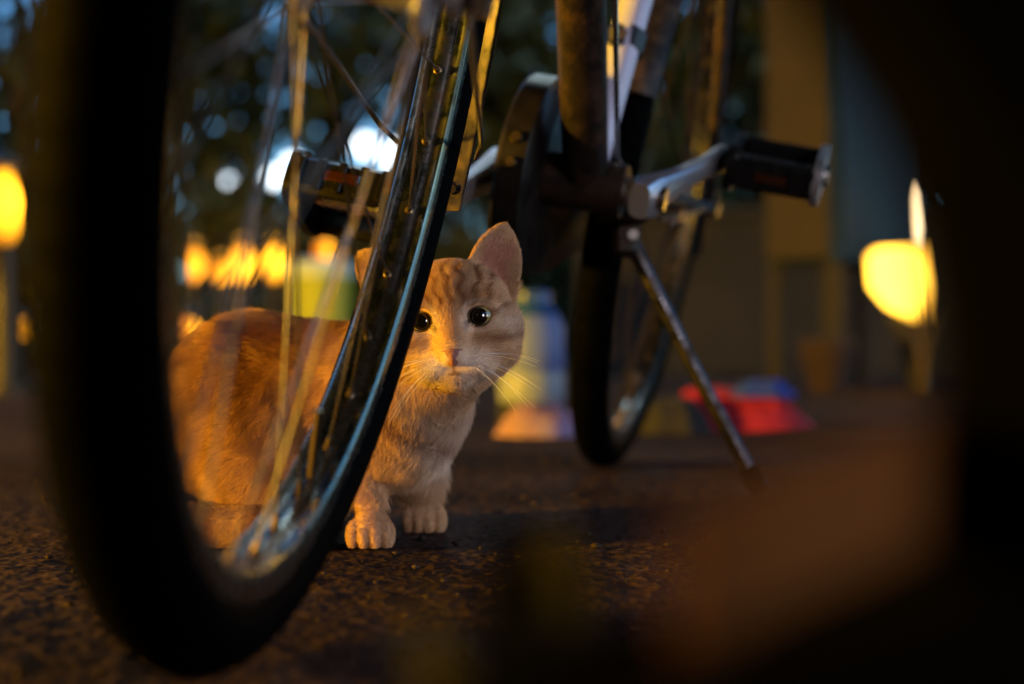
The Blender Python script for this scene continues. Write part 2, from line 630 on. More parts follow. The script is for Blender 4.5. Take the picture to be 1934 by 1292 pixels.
# fork, head, frame
crown = wl(FM, 0.085, 0, 0.395)
head_lo = wl(FM, 0.093, 0, 0.415)
head_hi = wl(FM, 0.138, 0, 0.54)
b = MB()
for s in (-1, 1):
    b.tube([wl(FM, 0, 0.05 * s, -0.004), wl(FM, 0.012, 0.05 * s, 0.06), wl(FM, 0.042, 0.046 * s, 0.2), wl(FM, 0.08, 0.038 * s, 0.375), wl(FM, 0.085, 0.02 * s, 0.397)],
           [0.008, 0.0095, 0.012, 0.0135, 0.013], 14)
b.tube([wl(FM, 0.08, 0.036, 0.393), wl(FM, 0.08, -0.036, 0.393)], 0.0145, 14)
part('fork', b, 'paint')
for s in (-1, 1):
    b = MB(); b.tube([wl(FM, 0, 0.053 * s, 0), wl(FM, 0, 0.062 * s, 0)], 0.009, 6)
    part('axle_nut', b, 'chrome')
b = MB(); b.tube([head_lo, head_hi], 0.021, 20)
part('head_tube', b, 'paint')

BBu, BBf = 0.300, -0.455
BB = bp(BBf, BBu)
b = MB(); b.tube([BB + bl * 0.036, BB - bl * 0.036], 0.024, 20)
part('bottom_bracket', b, 'paint')
b = MB(); b.tube([head_lo + (head_hi - head_lo) * 0.18, BB], 0.0205, 20)
dt = part('down_tube', b, 'paint')
b = MB(); b.tube([BB + bu_ * 0.012, bp(BBf + 0.178, 0.83)], 0.0158, 20)
st = part('seat_tube', b, 'paleblue')
st['label'] = 'pale glossy seat tube with blue sky sheen in its colour'
b = MB(); b.tube([head_lo + (head_hi - head_lo) * 0.85, bp(BBf + 0.165, 0.79)], 0.014, 16)
part('top_tube', b, 'paint')
for s in (-1, 1):
    b = MB(); b.tube([BB - bl * 0.028 * s, bp(-0.30, 0.312, 0.036 * s), bp(-0.0, WR, 0.062 * s)], [0.011, 0.0105, 0.008], 14)
    part('chain_stay', b, 'paint')
    b = MB(); b.tube([bp(BBf + 0.172, 0.80, 0.015 * s), bp(-0.14, 0.57, 0.045 * s), bp(0.0, WR, 0.062 * s)], [0.007, 0.0085, 0.0075], 12)
    part('seat_stay', b, 'paint')
    b = MB(); b.tube([bp(0, WR, 0.06 * s), bp(0, WR, 0.074 * s)], 0.0095, 6)
    part('axle_nut', b, 'chrome')
# cable clamp on the seat tube
cp = BB + (bp(BBf + 0.178, 0.83) - BB) * 0.262
b = MB(); b.tube([cp - (bp(BBf + 0.178, 0.83) - BB).normalized() * 0.010, cp + (bp(BBf + 0.178, 0.83) - BB).normalized() * 0.010], 0.0185, 18)
b.box(cp - bd * 0.024 + bl * 0.004, (0.014, 0.026, 0.018), bev=0.003)
cl = part('cable_clamp', b, 'plastic')
b = MB(); b.tube([cp - bd * 0.034 - bl * 0.002, cp - bd * 0.043 - bl * 0.004], 0.0048, 8)
part('clamp_screw', b, 'brass', cl)
b = MB()
b.tube([head_lo + (head_hi - head_lo) * 0.2 - bl * 0.028, BB + (head_lo - BB) * 0.5 - bl * 0.03, BB + (head_lo - BB) * 0.06 - bl * 0.028 + bd * 0.01, bp(-0.3, 0.29, 0.05), bp(-0.03, 0.33, 0.066)], 0.0023, 8)
part('brake_cable', b, 'chrome')

# chainring, chain case, chain
CB = wmat(BB, bd, bu_, bl)
b = MB(); prof = [(0.080, 0.0405), (0.080, 0.0435), (0.066, 0.0435), (0.066, 0.0405)]
b.lathe(prof, 88, wob=lambda i, j, r, y: (r + (0.004 if (i % 2 and j < 2) else 0), y))
for k in range(5):
    a = 2 * math.pi * k / 5 + 0.3
    b.add([(0.02 * math.cos(a + .3), 0.041, 0.02 * math.sin(a + .3)), (0.02 * math.cos(a - .3), 0.041, 0.02 * math.sin(a - .3)), (0.068 * math.cos(a - .11), 0.041, 0.068 * math.sin(a - .11)), (0.068 * math.cos(a + .11), 0.041, 0.068 * math.sin(a + .11)),
           (0.02 * math.cos(a + .3), 0.044, 0.02 * math.sin(a + .3)), (0.02 * math.cos(a - .3), 0.044, 0.02 * math.sin(a - .3)), (0.068 * math.cos(a - .11), 0.044, 0.068 * math.sin(a - .11)), (0.068 * math.cos(a + .11), 0.044, 0.068 * math.sin(a + .11))],
          [(0, 1, 2, 3), (7, 6, 5, 4), (0, 4, 5, 1), (1, 5, 6, 2), (2, 6, 7, 3), (3, 7, 4, 0)])
b.v = [tuple(CB @ Vector(v)) for v in b.v]
part('chainring', b, 'iron')
b = MB()
ra_ = WR - BBu
pts = []
for k in range(17):
    a = R(90) + R(180) * k / 16
    pts.append((0.080 * math.cos(a), 0.080 * math.sin(a)))
for k in range(9):
    a = R(-90) + R(180) * k / 8
    pts.append((-BBf + 0.038 * math.cos(a), ra_ + 0.038 * math.sin(a)))
n = len(pts)
v = []
for (x, z) in pts:
    for dr, y in ((0.0035, 0.0385), (0.0035, 0.0455), (-0.003, 0.0455), (-0.003, 0.0385)):
        L = math.hypot(x, z) or 1
        v.append(CB @ Vector((x * (1 + dr / 0.09), y, z + dr * (1 if z > 0.02 else -1))))
fs = []
for i in range(n):
    for k in range(4):
        fs.append((i * 4 + k, i * 4 + (k + 1) % 4, ((i + 1) % n) * 4 + (k + 1) % 4, ((i + 1) % n) * 4 + k))
b.add(v, fs)
part('chain', b, 'iron')
# chain case: a closed gear case with a curved front, round the chainring and chain
b = MB()
out = []
for k in range(25):
    a = R(90) + R(180) * k / 24
    out.append((0.090 * math.cos(a), 0.090 * math.sin(a)))
out += [(0.09, -0.083), (0.30, -0.040), (0.455, -0.018), (0.497, 0.005), (0.505, 0.035), (0.49, 0.065), (0.45, 0.085), (0.2, 0.092)]
n = len(out)
v = []
for y, k in ((0.036, 0.97), (0.038, 1.0), (0.060, 1.0), (0.064, 0.96)):
    v += [CB @ Vector((x * k, y, z * k)) for x, z in out]
fs = [tuple(range(n)), tuple(range(4 * n - 1, 3 * n - 1, -1))]
for i in range(3):
    fs += [(i * n + k, i * n + n + k, i * n + n + (k + 1) % n, i * n + (k + 1) % n) for k in range(n)]
b.add(v, fs)
cc_ = part('chain_case', b, 'casepaint')
for a_, r_ in ((R(166), 0.0905), (R(180), 0.0905)):
    b = MB(); b.tube([CB @ Vector((r_ * 0.98 * math.cos(a_), 0.049, r_ * 0.98 * math.sin(a_))), CB @ Vector((r_ * 1.04 * math.cos(a_), 0.049, r_ * 1.04 * math.sin(a_)))], [0.006, 0.0045], 10)
    part('case_bolt', b, 'brass', cc_)


# cranks and pedals
def crank_side(s, ang, name):
    """s +1: the bike's left (picture right); ang: angle of the arm from straight back, upwards"""
    dirv = bd * math.cos(ang) + bu_ * math.sin(ang)
    out_ = -bl * s
    r0 = BB + out_ * (0.058 if s > 0 else 0.082)
    r1 = BB + dirv * 0.168 + out_ * (0.098 if s > 0 else 0.100)
    c = MB()
    mid = r0 + (r1 - r0) * 0.5
    per = dirv.cross(out_).normalized()
    # tapered flat arm as a loft of chamfered rectangles
    v, f = [], []
    st_ = [(-0.02, 0.016, 0.010), (0.0, 0.0195, 0.0125), (0.02, 0.0165, 0.011), (0.06, 0.0125, 0.008), (0.12, 0.0105, 0.0065), (0.155, 0.0125, 0.0075), (0.172, 0.0135, 0.0075), (0.184, 0.009, 0.006)]
    ad = (r1 - r0).normalized()
    ou = (out_ - ad * out_.dot(ad)).normalized()
    for x, hw, ht in st_:
        for k in range(12):
            a = 2 * math.pi * k / 12
            ca, sa = math.cos(a), math.sin(a)
            ca = math.copysign(abs(ca) ** 0.6, ca); sa = math.copysign(abs(sa) ** 0.6, sa)
            v.append(r0 + ad * x + per * hw * ca + ou * ht * sa)
    for i in range(len(st_) - 1):
        for k in range(12):
            f.append((i * 12 + k, i * 12 + (k + 1) % 12, i * 12 + 12 + (k + 1) % 12, i * 12 + 12 + k))
    f.append(tuple(range(11, -1, -1))); f.append(tuple(len(v) - 12 + k for k in range(12)))
    c.add(v, f)
    arm = part('crank_arm', c, 'alloy')
    c = MB(); c.tube([BB + out_ * 0.03, BB + out_ * (0.074 if s > 0 else 0.096)], [0.013, 0.011], 14)
    part('crank_bolt', c, 'chrome', arm)
    # pedal
    pc = r1 + out_ * 0.053
    tilt = R(22) * s
    pf = (bd * math.cos(tilt) + bu_ * math.sin(tilt))
    pu = pf.cross(out_).normalized()
    if pu.z < 0:
        pu = -pu
    rot = Matrix((pf, out_, pu)).transposed()
    ped = empty('pedal', pc - ROOT, bike)
    c = MB(); c.tube([r1 - out_ * 0.006, pc + out_ * 0.045], [0.0085, 0.0075], 12)
    c.build('spindle', M['chrome'], ped, org=pc)
    for fo in (-1, 1):
        c = MB()
        c.box(pc + pf * 0.037 * fo + out_ * 0.002, (0.015, 0.078, 0.031), rot, 0.005)
        for k in range(5):
            c.box(pc + pf * 0.0445 * fo + out_ * (-0.034 + 0.018 * k), (0.004, 0.007, 0.027), rot, 0.001)
        c.build('tread_block', M['plastic'], ped, org=pc)
        c = MB(); c.box(pc + pf * 0.0462 * fo + pu * 0.0 + out_ * 0.0, (0.003, 0.030, 0.009), rot, 0.001)
        c.build('reflector', M['amber'], ped, org=pc)
    for k, (yo, mt) in enumerate(((-0.040, 'plastic'), (0.043, 'alloy' if s > 0 else 'plastic'))):
        c = MB()
        # end plate: rounded frame
        ring = []
        for q in range(24):
            a = 2 * math.pi * q / 24
            ca, sa = math.cos(a), math.sin(a)
            x = math.copysign(abs(ca) ** 0.55, ca) * 0.047
            z = math.copysign(abs(sa) ** 0.55, sa) * 0.024
            ring.append((x, z))
        v = []
        for yy in (yo - 0.004, yo + 0.004):
            for x, z in ring:
                v.append(pc + pf * x + out_ * yy + pu * z)
        fs = [tuple(range(23, -1, -1)), tuple(range(24, 48))] + [(q, (q + 1) % 24, 24 + (q + 1) % 24, 24 + q) for q in range(24)]
        c.add(v, fs)
        c.build('end_plate', M[mt], ped, org=pc)
    c = MB(); c.tube([pc + out_ * 0.040, pc + out_ * 0.0515], [0.0125, 0.0105], 14)
    c.build('dust_cap', M['chrome'], ped, org=pc)
    return ped


crank_side(1, R(21.5), 'left')
crank_side(-1, R(201.5), 'right')

# kickstand
kp = bp(-0.35, 0.262, 0.028)
kf = Vector(((1440 - 967) / F * gd(941), gd(941), 0.003))
b = MB()
b.box(bp(-0.36, 0.287, 0.022), (0.05, 0.06, 0.02), None, 0.004)
b.box(kp, (0.026, 0.034, 0.034), None, 0.006)
part('kickstand_bracket', b, 'paint')
kd = (kf - kp)
b = MB()
b.tube([kp + UP * 0.012, kp + kd * 0.06 + Vector((0.004, 0, 0)), kp + kd * 0.5, kp + kd * 0.9, kf + UP * 0.008], [0.0085, 0.0078, 0.0072, 0.0072, 0.008], 14)
ks = part('kickstand', b, 'blacksteel')
ks['label'] = 'thin kickstand leg with a bright glint halfway down'
b = MB(); dn = kd.normalized()
b.tube([kf - dn * 0.03, kf - dn * 0.012, kf + Vector((0.0, 0, 0.001))], [0.0095, 0.0105, 0.0085], 12)
part('kickstand_foot', b, 'rubber', ks)
b = MB(); b.tube([kp + Vector((0.006, -0.02, 0.004)), kp + Vector((0.006, -0.0, 0.004))], 0.0055, 6)
part('pivot_bolt', b, 'chrome', ks)

# saddle, seat post, handlebar (above the frame of the picture)
sp_top = bp(BBf + 0.205, 0.93)
b = MB(); b.tube([bp(BBf + 0.172, 0.80), sp_top], 0.0127, 14); part('seat_post', b, 'chrome')
b = MB()
sec = [(-0.16, 0.012, 0.012), (-0.13, 0.022, 0.02), (-0.06, 0.032, 0.026), (0.02, 0.062, 0.032), (0.08, 0.085, 0.034), (0.12, 0.07, 0.026), (0.135, 0.03, 0.012)]
v, f = [], []
for x, hw, ht in sec:
    for k in range(16):
        a = 2 * math.pi * k / 16
        v.append(sp_top + bd * x + bl * (math.cos(a) * hw) + bu_ * (0.028 + math.sin(a) * ht * (1 if math.sin(a) > 0 else 0.5)))
for i in range(len(sec) - 1):
    for k in range(16):
        f.append((i * 16 + k, i * 16 + (k + 1) % 16, i * 16 + 16 + (k + 1) % 16, i * 16 + 16 + k))
f.append(tuple(range(15, -1, -1))); f.append(tuple(len(v) - 16 + k for k in range(16)))
b.add(v, f); part('saddle', b, 'leather')
hs = head_hi + (head_hi - head_lo).normalized() * 0.09
b = MB(); b.tube([head_hi, hs, hs - fd * 0.05], 0.0125, 14); part('stem', b, 'chrome')
hb = hs - fd * 0.05
b = MB(); b.tube([hb + fl * -0.29 + fd * 0.16 + fu * 0.03, hb - fl * 0.27 + fd * 0.05 + fu * 0.03, hb - fl * 0.1 + fu * 0.005, hb + fl * 0.1 + fu * 0.005, hb + fl * 0.27 + fd * 0.05 + fu * 0.03, hb + fl * 0.29 + fd * 0.16 + fu * 0.03], 0.011, 14)
hbar = part('handlebar', b, 'chrome')
for s in (-1, 1):
    b = MB(); b.tube([hb + fl * 0.275 * s + fd * 0.07 + fu * 0.03, hb + fl * 0.291 * s + fd * 0.17 + fu * 0.03], 0.0155, 14)
    part('grip', b, 'rubber', hbar)

# ------------------------------------------------------------------ the cat
RO = R(5.3)
HO = np.array([-0.0437, 1.036, 0.1678])
HU = np.array([math.cos(RO), 0, math.sin(RO)])
HV = np.array([-math.sin(RO), 0, math.cos(RO)])
HW = np.array([0.0, -1.0, 0.0])


def H(u, v, w_):
    return HO + HU * u + HV * v + HW * w_


fx0, fx1 = -0.128, 0.022
xs = np.concatenate([np.arange(-0.305, fx0, 0.0034), np.arange(fx0, fx1, 0.0016)])
ys = np.concatenate([np.arange(0.966, 1.082, 0.0016), np.arange(1.082, 1.25, 0.0034)])
zs = np.arange(-0.006, 0.252, 0.0017)
DF = np.full((len(xs), len(ys), len(zs)), 0.03, np.float32)


def sub(c, rad):
    """slices of the grid round a centre"""
    out = []
    for a, cc, rr in zip((xs, ys, zs), c, rad):
        i0 = max(0, np.searchsorted(a, cc - rr) - 1)
        i1 = min(len(a), np.searchsorted(a, cc + rr) + 1)
        out.append(slice(i0, i1))
    s = tuple(out)
    X = xs[s[0]][:, None, None]; Y = ys[s[1]][None, :, None]; Z = zs[s[2]][None, None, :]
    return s, X, Y, Z


def smin(a, b, k):
    h = np.maximum(k - np.abs(a - b), 0) / k
    return np.minimum(a, b) - h * h * k * 0.25


def smax(a, b, k):
    return -smin(-a, -b, k)


def put(s, d, k, op='add'):
    if op == 'add':
        DF[s] = smin(DF[s], d, k)
    else:
        DF[s] = smax(DF[s], -d, k)


def ell(c, r, k=0.015, basis=None, op='add'):
    c = np.asarray(c, float)
    m = max(r) + 0.03
    s, X, Y, Z = sub(c, (m, m, m))
    q = np.stack(np.broadcast_arrays(X - c[0], Y - c[1], Z - c[2]), -1)
    if basis is not None:
        q = q @ np.array(basis).T
    r = np.array(r)
    k0 = np.sqrt(((q / r) ** 2).sum(-1)); k1 = np.sqrt(((q / r ** 2) ** 2).sum(-1)) + 1e-9
    put(s, k0 * (k0 - 1) / k1, k, op)


def cone(a, b, ra, rb, k=0.015, op='add'):
    a, b = np.asarray(a, float), np.asarray(b, float)
    c = (a + b) / 2
    m = np.abs(b - a) / 2 + max(ra, rb) + 0.03
    s, X, Y, Z = sub(c, m)
    q = np.stack(np.broadcast_arrays(X - a[0], Y - a[1], Z - a[2]), -1)
    ab = b - a
    t_ = np.clip((q @ ab) / (ab @ ab), 0, 1)
    d = np.sqrt(((q - t_[..., None] * ab) ** 2).sum(-1)) - (ra + (rb - ra) * t_)
    put(s, d, k, op)


HB = [HU, HV, HW]
# body: sits side on, facing the picture's right
cone((-0.108, 1.105, 0.108), (-0.20, 1.130, 0.104), 0.054, 0.066, 0.02)
ell((-0.213, 1.140, 0.080), (0.066, 0.066, 0.082), 0.03)
ell((-0.092, 1.092, 0.102), (0.046, 0.048, 0.056), 0.026)
cone(H(0.0, -0.008, -0.012), (-0.084, 1.080, 0.118), 0.038, 0.046, 0.020)
cone(H(0, -0.028, 0.006), (-0.080, 1.064, 0.116), 0.0265, 0.038, 0.014)
ell((-0.186, 1.088, 0.072), (0.052, 0.036, 0.066), 0.008, basis=[(0.92, 0, 0.39), (0, 1, 0), (-0.39, 0, 0.92)])
ell((-0.200, 1.190, 0.068), (0.052, 0.030, 0.06), 0.016)
# hind feet and tail
cone((-0.225, 1.085, 0.016), (-0.158, 1.070, 0.014), 0.017, 0.014, 0.008)
cone((-0.215, 1.19, 0.016), (-0.15, 1.195, 0.014), 0.016, 0.014, 0.008)
for a_, b_, r0, r1 in (((-0.265, 1.15, 0.03), (-0.268, 1.085, 0.017), 0.019, 0.0165), ((-0.268, 1.085, 0.017), (-0.236, 1.052, 0.0155), 0.0165, 0.016),
                       ((-0.236, 1.052, 0.0155), (-0.188, 1.047, 0.015), 0.016, 0.0155), ((-0.188, 1.047, 0.015), (-0.158, 1.052, 0.0145), 0.0155, 0.0125)):
    cone(a_, b_, r0, r1, 0.006)
# forelegs
cone((-0.106, 1.082, 0.098), (-0.112, 1.084, 0.056), 0.028, 0.0170, 0.016)
cone((-0.112, 1.084, 0.056), (-0.106, 1.064, 0.022), 0.0140, 0.0098, 0.009)
cone((-0.078, 1.125, 0.09), (-0.076, 1.135, 0.05), 0.028, 0.0175, 0.016)
cone((-0.076, 1.140, 0.05), (-0.071, 1.148, 0.020), 0.0150, 0.0104, 0.010)
for px_, py_ in ((-0.1045, 1.054), (-0.070, 1.140)):
    ell((px_, py_ + 0.004, 0.0125), (0.0150, 0.019, 0.0135), 0.006)
    for k in range(4):
        o = (k - 1.5)
        ell((px_ + o * 0.0081, py_ - 0.0085 + abs(o) * 0.0028, 0.0098), (0.0055, 0.0105, 0.0105), 0.0022)
# head
ell(H(0, 0.006, -0.006), (0.0425, 0.0375, 0.042), 0.012, HB)
for s_ in (-1, 1):
    ell(H(0.0212 * s_, -0.0150, 0.002), (0.0238, 0.0260, 0.029), 0.012, HB)
    ell(H(0.0215 * s_, 0.0135, 0.0235), (0.0145, 0.0075, 0.0105), 0.009, HB)
    ell(H(0.024 * s_, -0.0135, 0.0245), (0.0145, 0.0085, 0.0105), 0.009, HB)
cone(H(0, 0.016, 0.0270), H(0, -0.0215, 0.0410), 0.0130, 0.0088, 0.010)
for s_ in (-1, 1):
    ell(H(0.0120 * s_, -0.0322, 0.0305), (0.0150, 0.0104, 0.0150), 0.009, HB)
    ta = R(9) * s_
    EB = [HU * math.cos(ta) + HV * math.sin(ta), HV * math.cos(ta) - HU * math.sin(ta), HW]
    ell(H(0.0203 * s_, 0.0004, 0.0350), (0.0079, 0.0067, 0.0085), 0.003, EB, 'sub')
    cone(H(0.0135 * s_, -0.0022, 0.0365), H(0.0100 * s_, -0.0052, 0.0365), 0.0022, 0.0008, 0.002, 'sub')
ell(H(0, -0.0248, 0.0465), (0.0080, 0.0060, 0.0058), 0.004, HB)
ell(H(0, -0.0405, 0.0285), (0.0105, 0.0075, 0.0130), 0.008, HB)
cone(H(0, -0.031, 0.0505), H(0, -0.0375, 0.0465), 0.0011, 0.0012, 0.0015, 'sub')
# ears
EARS = []
for s_ in (-1, 1):
    Bc = H(0.0300, 0.0255, -0.012) if s_ > 0 else H(-0.0360, 0.0250, -0.012)
    Tp = H(0.0468, 0.0680, -0.010) if s_ > 0 else H(-0.0665, 0.0565, -0.010)
    L = np.linalg.norm(Tp - Bc)
    e = (Tp - Bc) / L
    mm_ = HW * 0.90 + HU * (0.36 * s_)
    mm_ = mm_ - e * (mm_ @ e); mm_ /= np.linalg.norm(mm_)
    a_ = np.cross(e, mm_)
    EARS.append((Bc, e, a_, mm_, L))
    c = (Bc + Tp) / 2
    s, X, Y, Z = sub(c, (0.05, 0.05, 0.05))
    q = np.stack(np.broadcast_arrays(X - Bc[0], Y - Bc[1], Z - Bc[2]), -1)
    S = q @ e / L; A = q @ a_; Bb = q @ mm_
    W = 0.0222 * np.sign(1 - S) * np.abs(1 - np.clip(S, 0, 2) ** 2.6) ** 0.75
    W = np.where(S < 0, 0.0222, W)
    dd = np.abs(Bb - 12 * A * A + 0.004) - 0.0019
    dd = smax(dd, (np.abs(A) - W) * 0.8, 0.003)
    dd = smax(dd, (-S - 0.25) * L, 0.002)
    put(s, dd, 0.005)


def surface_nets(D, ax3):
    n = np.array(D.shape) - 1
    sg = D < 0
    ids, poss, quads = [], [], []
    for a in range(3):
        lo = [slice(None)] * 3; hi = [slice(None)] * 3
        lo[a] = slice(0, -1); hi[a] = slice(1, None)
        dl, dh = D[tuple(lo)], D[tuple(hi)]
        sl, sh = sg[tuple(lo)], sg[tuple(hi)]
        ijk = np.array(np.nonzero(sl != sh))
        tl, th = dl[tuple(ijk)], dh[tuple(ijk)]
        tt = tl / (tl - th)
        P = np.stack([ax3[k][ijk[k]] for k in range(3)], -1).astype(float)
        P[:, a] += tt * (ax3[a][ijk[a] + 1] - ax3[a][ijk[a]])
        b_, c_ = (a + 1) % 3, (a + 2) % 3
        cells, okall = [], np.ones(ijk.shape[1], bool)
        for ob_, oc_ in ((0, 0), (1, 0), (1, 1), (0, 1)):
            q = ijk.copy(); q[b_] -= ob_; q[c_] -= oc_
            ok = (q[b_] >= 0) & (q[c_] >= 0) & (q[b_] < n[b_]) & (q[c_] < n[c_])
            okall &= ok
            fid = (q[0] * n[1] + q[1]) * n[2] + q[2]
            ids.append(fid[ok]); poss.append(P[ok]); cells.append(fid)
        cells = np.stack(cells, -1)[okall]
        flip = sl[tuple(ijk)][okall]
        cells[~flip] = cells[~flip][:, ::-1]
        quads.append(cells)
    ids = np.concatenate(ids); poss = np.concatenate(poss); quads = np.concatenate(quads)
    u, inv = np.unique(ids, return_inverse=True)
    cnt = np.bincount(inv)
    V = np.stack([np.bincount(inv, poss[:, k]) / cnt for k in range(3)], -1)
    return V, np.searchsorted(u, quads)


CV, CQ = surface_nets(DF, (xs, ys, zs))
# two light smoothing passes
ed = np.concatenate([CQ[:, [0, 1]], CQ[:, [1, 2]], CQ[:, [2, 3]], CQ[:, [3, 0]]])
for _ in range(2):
    acc = np.zeros_like(CV); cn = np.zeros(len(CV))
    for k in range(3):
        acc[:, k] = np.bincount(ed[:, 0], CV[ed[:, 1], k], len(CV)) + np.bincount(ed[:, 1], CV[ed[:, 0], k], len(CV))
    cn = np.bincount(ed.ravel(), minlength=len(CV))
    CV = CV * 0.6 + 0.4 * acc / np.maximum(cn, 1)[:, None]
CV[:, 2] = np.maximum(CV[:, 2], 0.0005)
fn = np.cross(CV[CQ[:, 2]] - CV[CQ[:, 0]], CV[CQ[:, 3]] - CV[CQ[:, 1]])
CN = np.zeros_like(CV)
for j in range(4):
    for k in range(3):
        CN[:, k] += np.bincount(CQ[:, j], fn[:, k], len(CV))
CN /= np.linalg.norm(CN, axis=1)[:, None] + 1e-12


def n3(P, s, seed):
    return (vnoise(P[:, 0] + 5, P[:, 2] + 5, s, seed) + vnoise(P[:, 1] + 5, P[:, 2] + 9, s, seed + 1)) / 2 - 0.5


def sstep(a, b, x):
    t_ = np.clip((x - a) / (b - a), 0, 1)
    return t_ * t_ * (3 - 2 * t_)


def headness(P):
    q = P - HO
    u, v, w_ = q @ HU, q @ HV, q @ HW
    return u, v, w_, sstep(0.068, 0.05, np.sqrt(u ** 2 + (v * 0.85) ** 2 + (w_ * 0.9) ** 2))


def coat_colour(P, Nn):
    """fur colour at surface points: ginger tabby, pale muzzle and chest"""
    u, v, w_, hd = headness(P)
    cream = np.array([0.62, 0.40, 0.23]); orange = np.array([0.48, 0.265, 0.115]); dark = np.array([0.17, 0.062, 0.018]); white = np.array([0.78, 0.68, 0.58])
    nz = n3(P, 45, 20); nz2 = n3(P, 150, 30)
    # body
    C = np.tile(orange, (len(P), 1))
    band = np.sin((P[:, 0] * 1.0 + 0.35 * P[:, 2] + 0.02 * nz) * 2 * math.pi / 0.042 + 3.0 * nz)
    st_ = sstep(-0.1, 0.85, band)[:, None] * 0.5
    C = C * (1 - st_) + dark * st_
    belly = (sstep(0.075, 0.03, P[:, 2] + 0.02 * nz) * sstep(-0.13, -0.09, P[:, 0]))[:, None] * 0.5
    chest = (sstep(-0.085, -0.05, P[:, 0] + 0.03 * nz) * sstep(0.04, 0.07, P[:, 2]))[:, None] * 0.75
    fr = sstep(-0.145, -0.11, P[:, 0])[:, None]
    C = C * (1 - 0.75 * fr) + cream * 0.75 * fr
    # collar band across the chest
    arc = np.hypot(P[:, 0] + 0.05, P[:, 2] - 0.137)
    C = C * (1 - chest) + white * chest
    bz = sstep(0.128, 0.118, P[:, 2]) * sstep(-0.115, -0.10, P[:, 0])
    ib = (sstep(0.060, 0.050, arc + 0.01 * nz) * bz)[:, None] * 0.5
    C = C * (1 - ib) + np.array([0.34, 0.19, 0.095]) * ib
    cb = (np.exp(-((arc - 0.055 + 0.012 * nz) / 0.006) ** 2) * bz * sstep(-0.035, -0.05, P[:, 0]))[:, None] * 0.75
    C = C * (1 - cb) + dark * cb
    C = C * (1 - belly) + cream * belly
    # tail rings
    tl = ((P[:, 1] < 1.058) & (P[:, 0] < -0.14) & (P[:, 2] < 0.034))
    tr = sstep(0.0, 0.6, np.sin((P[:, 0] + 0.225) * 2 * math.pi / 0.036 + 1.6))[:, None] * 0.8
    C = np.where(tl[:, None], orange * 0.7 * (1 - tr) + dark * tr, C)
    # head
    Hc = np.tile(cream * 0.92, (len(P), 1))
    au = np.abs(u)
    def mixin(C_, col, f):
        f = np.clip(f, 0, 1)[:, None]
        return C_ * (1 - f) + col * f
    fore = sstep(0.004, 0.016, v) * sstep(0.033, 0.024, au)
    Hc = mixin(Hc, np.array([0.22, 0.125, 0.072]), np.exp(-(u / 0.0115) ** 2 - ((v - 0.020) / 0.0135) ** 2) * 0.6)
    Hc = mixin(Hc, np.array([0.30, 0.17, 0.10]), np.exp(-((u - 0.002) / 0.006) ** 2) * sstep(-0.022, -0.012, v) * sstep(0.012, 0.0, v) * 0.6)
    Hc = mixin(Hc, orange, fore * 0.35)
    wav = u + 0.0016 * np.sin(v * 420) + 0.004 * nz
    for cu, wd, sl in ((0.0, 0.0017, 0.0), (0.0072, 0.0019, 0.14), (-0.0072, 0.0019, -0.14), (0.0152, 0.0021, 0.30), (-0.0152, 0.0021, -0.30), (0.024, 0.002, 0.36), (-0.024, 0.002, -0.36)):
        g = np.exp(-((wav - cu - sl * (v - 0.012)) / wd) ** 2) * sstep(0.004, 0.012, v) * sstep(0.056, 0.036, v + 0.3 * au)
        Hc = mixin(Hc, dark, g * (1.0 + 0.8 * nz2))
    # bar beside the nose and inner brow
    Hc = mixin(Hc, dark, np.exp(-((au - 0.0125) / 0.0026) ** 2) * np.exp(-((v - 0.0115) / 0.0065) ** 2) * 0.75)
    Hc = mixin(Hc, orange * 0.85, np.exp(-(u / 0.007) ** 2) * sstep(-0.024, -0.014, v) * sstep(0.006, -0.004, v) * 0.55)
    # cheek lines
    for v0, sl, k in ((0.0025, 0.20, 0.85), (-0.0155, -0.06, 0.9), (-0.0260, -0.25, 0.5)):
        g = np.exp(-((v - v0 - sl * (au - 0.028) + 0.002 * nz) / 0.0024) ** 2) * sstep(0.022, 0.031, au) * sstep(0.056, 0.05, au)
        Hc = mixin(Hc, dark, g * k)
    # under-eye brown patch and pale patches
    Hc = mixin(Hc, orange * 0.75, np.exp(-((au - 0.022) / 0.010) ** 2 - ((v + 0.0145) / 0.0050) ** 2) * 0.65)
    Hc = mixin(Hc, white, np.exp(-((au - 0.038) / 0.0085) ** 2 - ((v + 0.0085) / 0.006) ** 2) * 0.6)
    Hc = mixin(Hc, white, np.exp(-((au - 0.0115) / 0.0025) ** 2 - ((v + 0.002) / 0.009) ** 2) * 0.55)
    Hc = mixin(Hc, white, np.exp(-((au - 0.014) / 0.0115) ** 2 - ((v + 0.0325) / 0.010) ** 2) * 0.95 * sstep(0.015, 0.025, w_))
    Hc = mixin(Hc, white, sstep(-0.036, -0.044, v) * sstep(0.02, 0.03, w_) * 0.3)
    # dark liner round the eyes
    for s_ in (-1, 1):
        ta = R(9) * s_
        du, dv = u - 0.0203 * s_, v - 0.0004
        r_ = np.hypot(du * math.cos(ta) + dv * math.sin(ta), (dv * math.cos(ta) - du * math.sin(ta)) * 1.17)
        Hc = mixin(Hc, np.array([0.04, 0.02, 0.012]), sstep(0.0094, 0.0083, r_) * sstep(0.0, 0.01, w_))
        Hc = mixin(Hc, np.array([0.06, 0.03, 0.02]), np.exp(-((np.abs(u) - 0.0105) / 0.0016) ** 2 - ((v + 0.0055) / 0.003) ** 2) * 0.8)
        Hc = mixin(Hc, white, np.exp(-((r_ - 0.0125) / 0.0018) ** 2) * 0.35 * sstep(0.0, 0.01, w_))
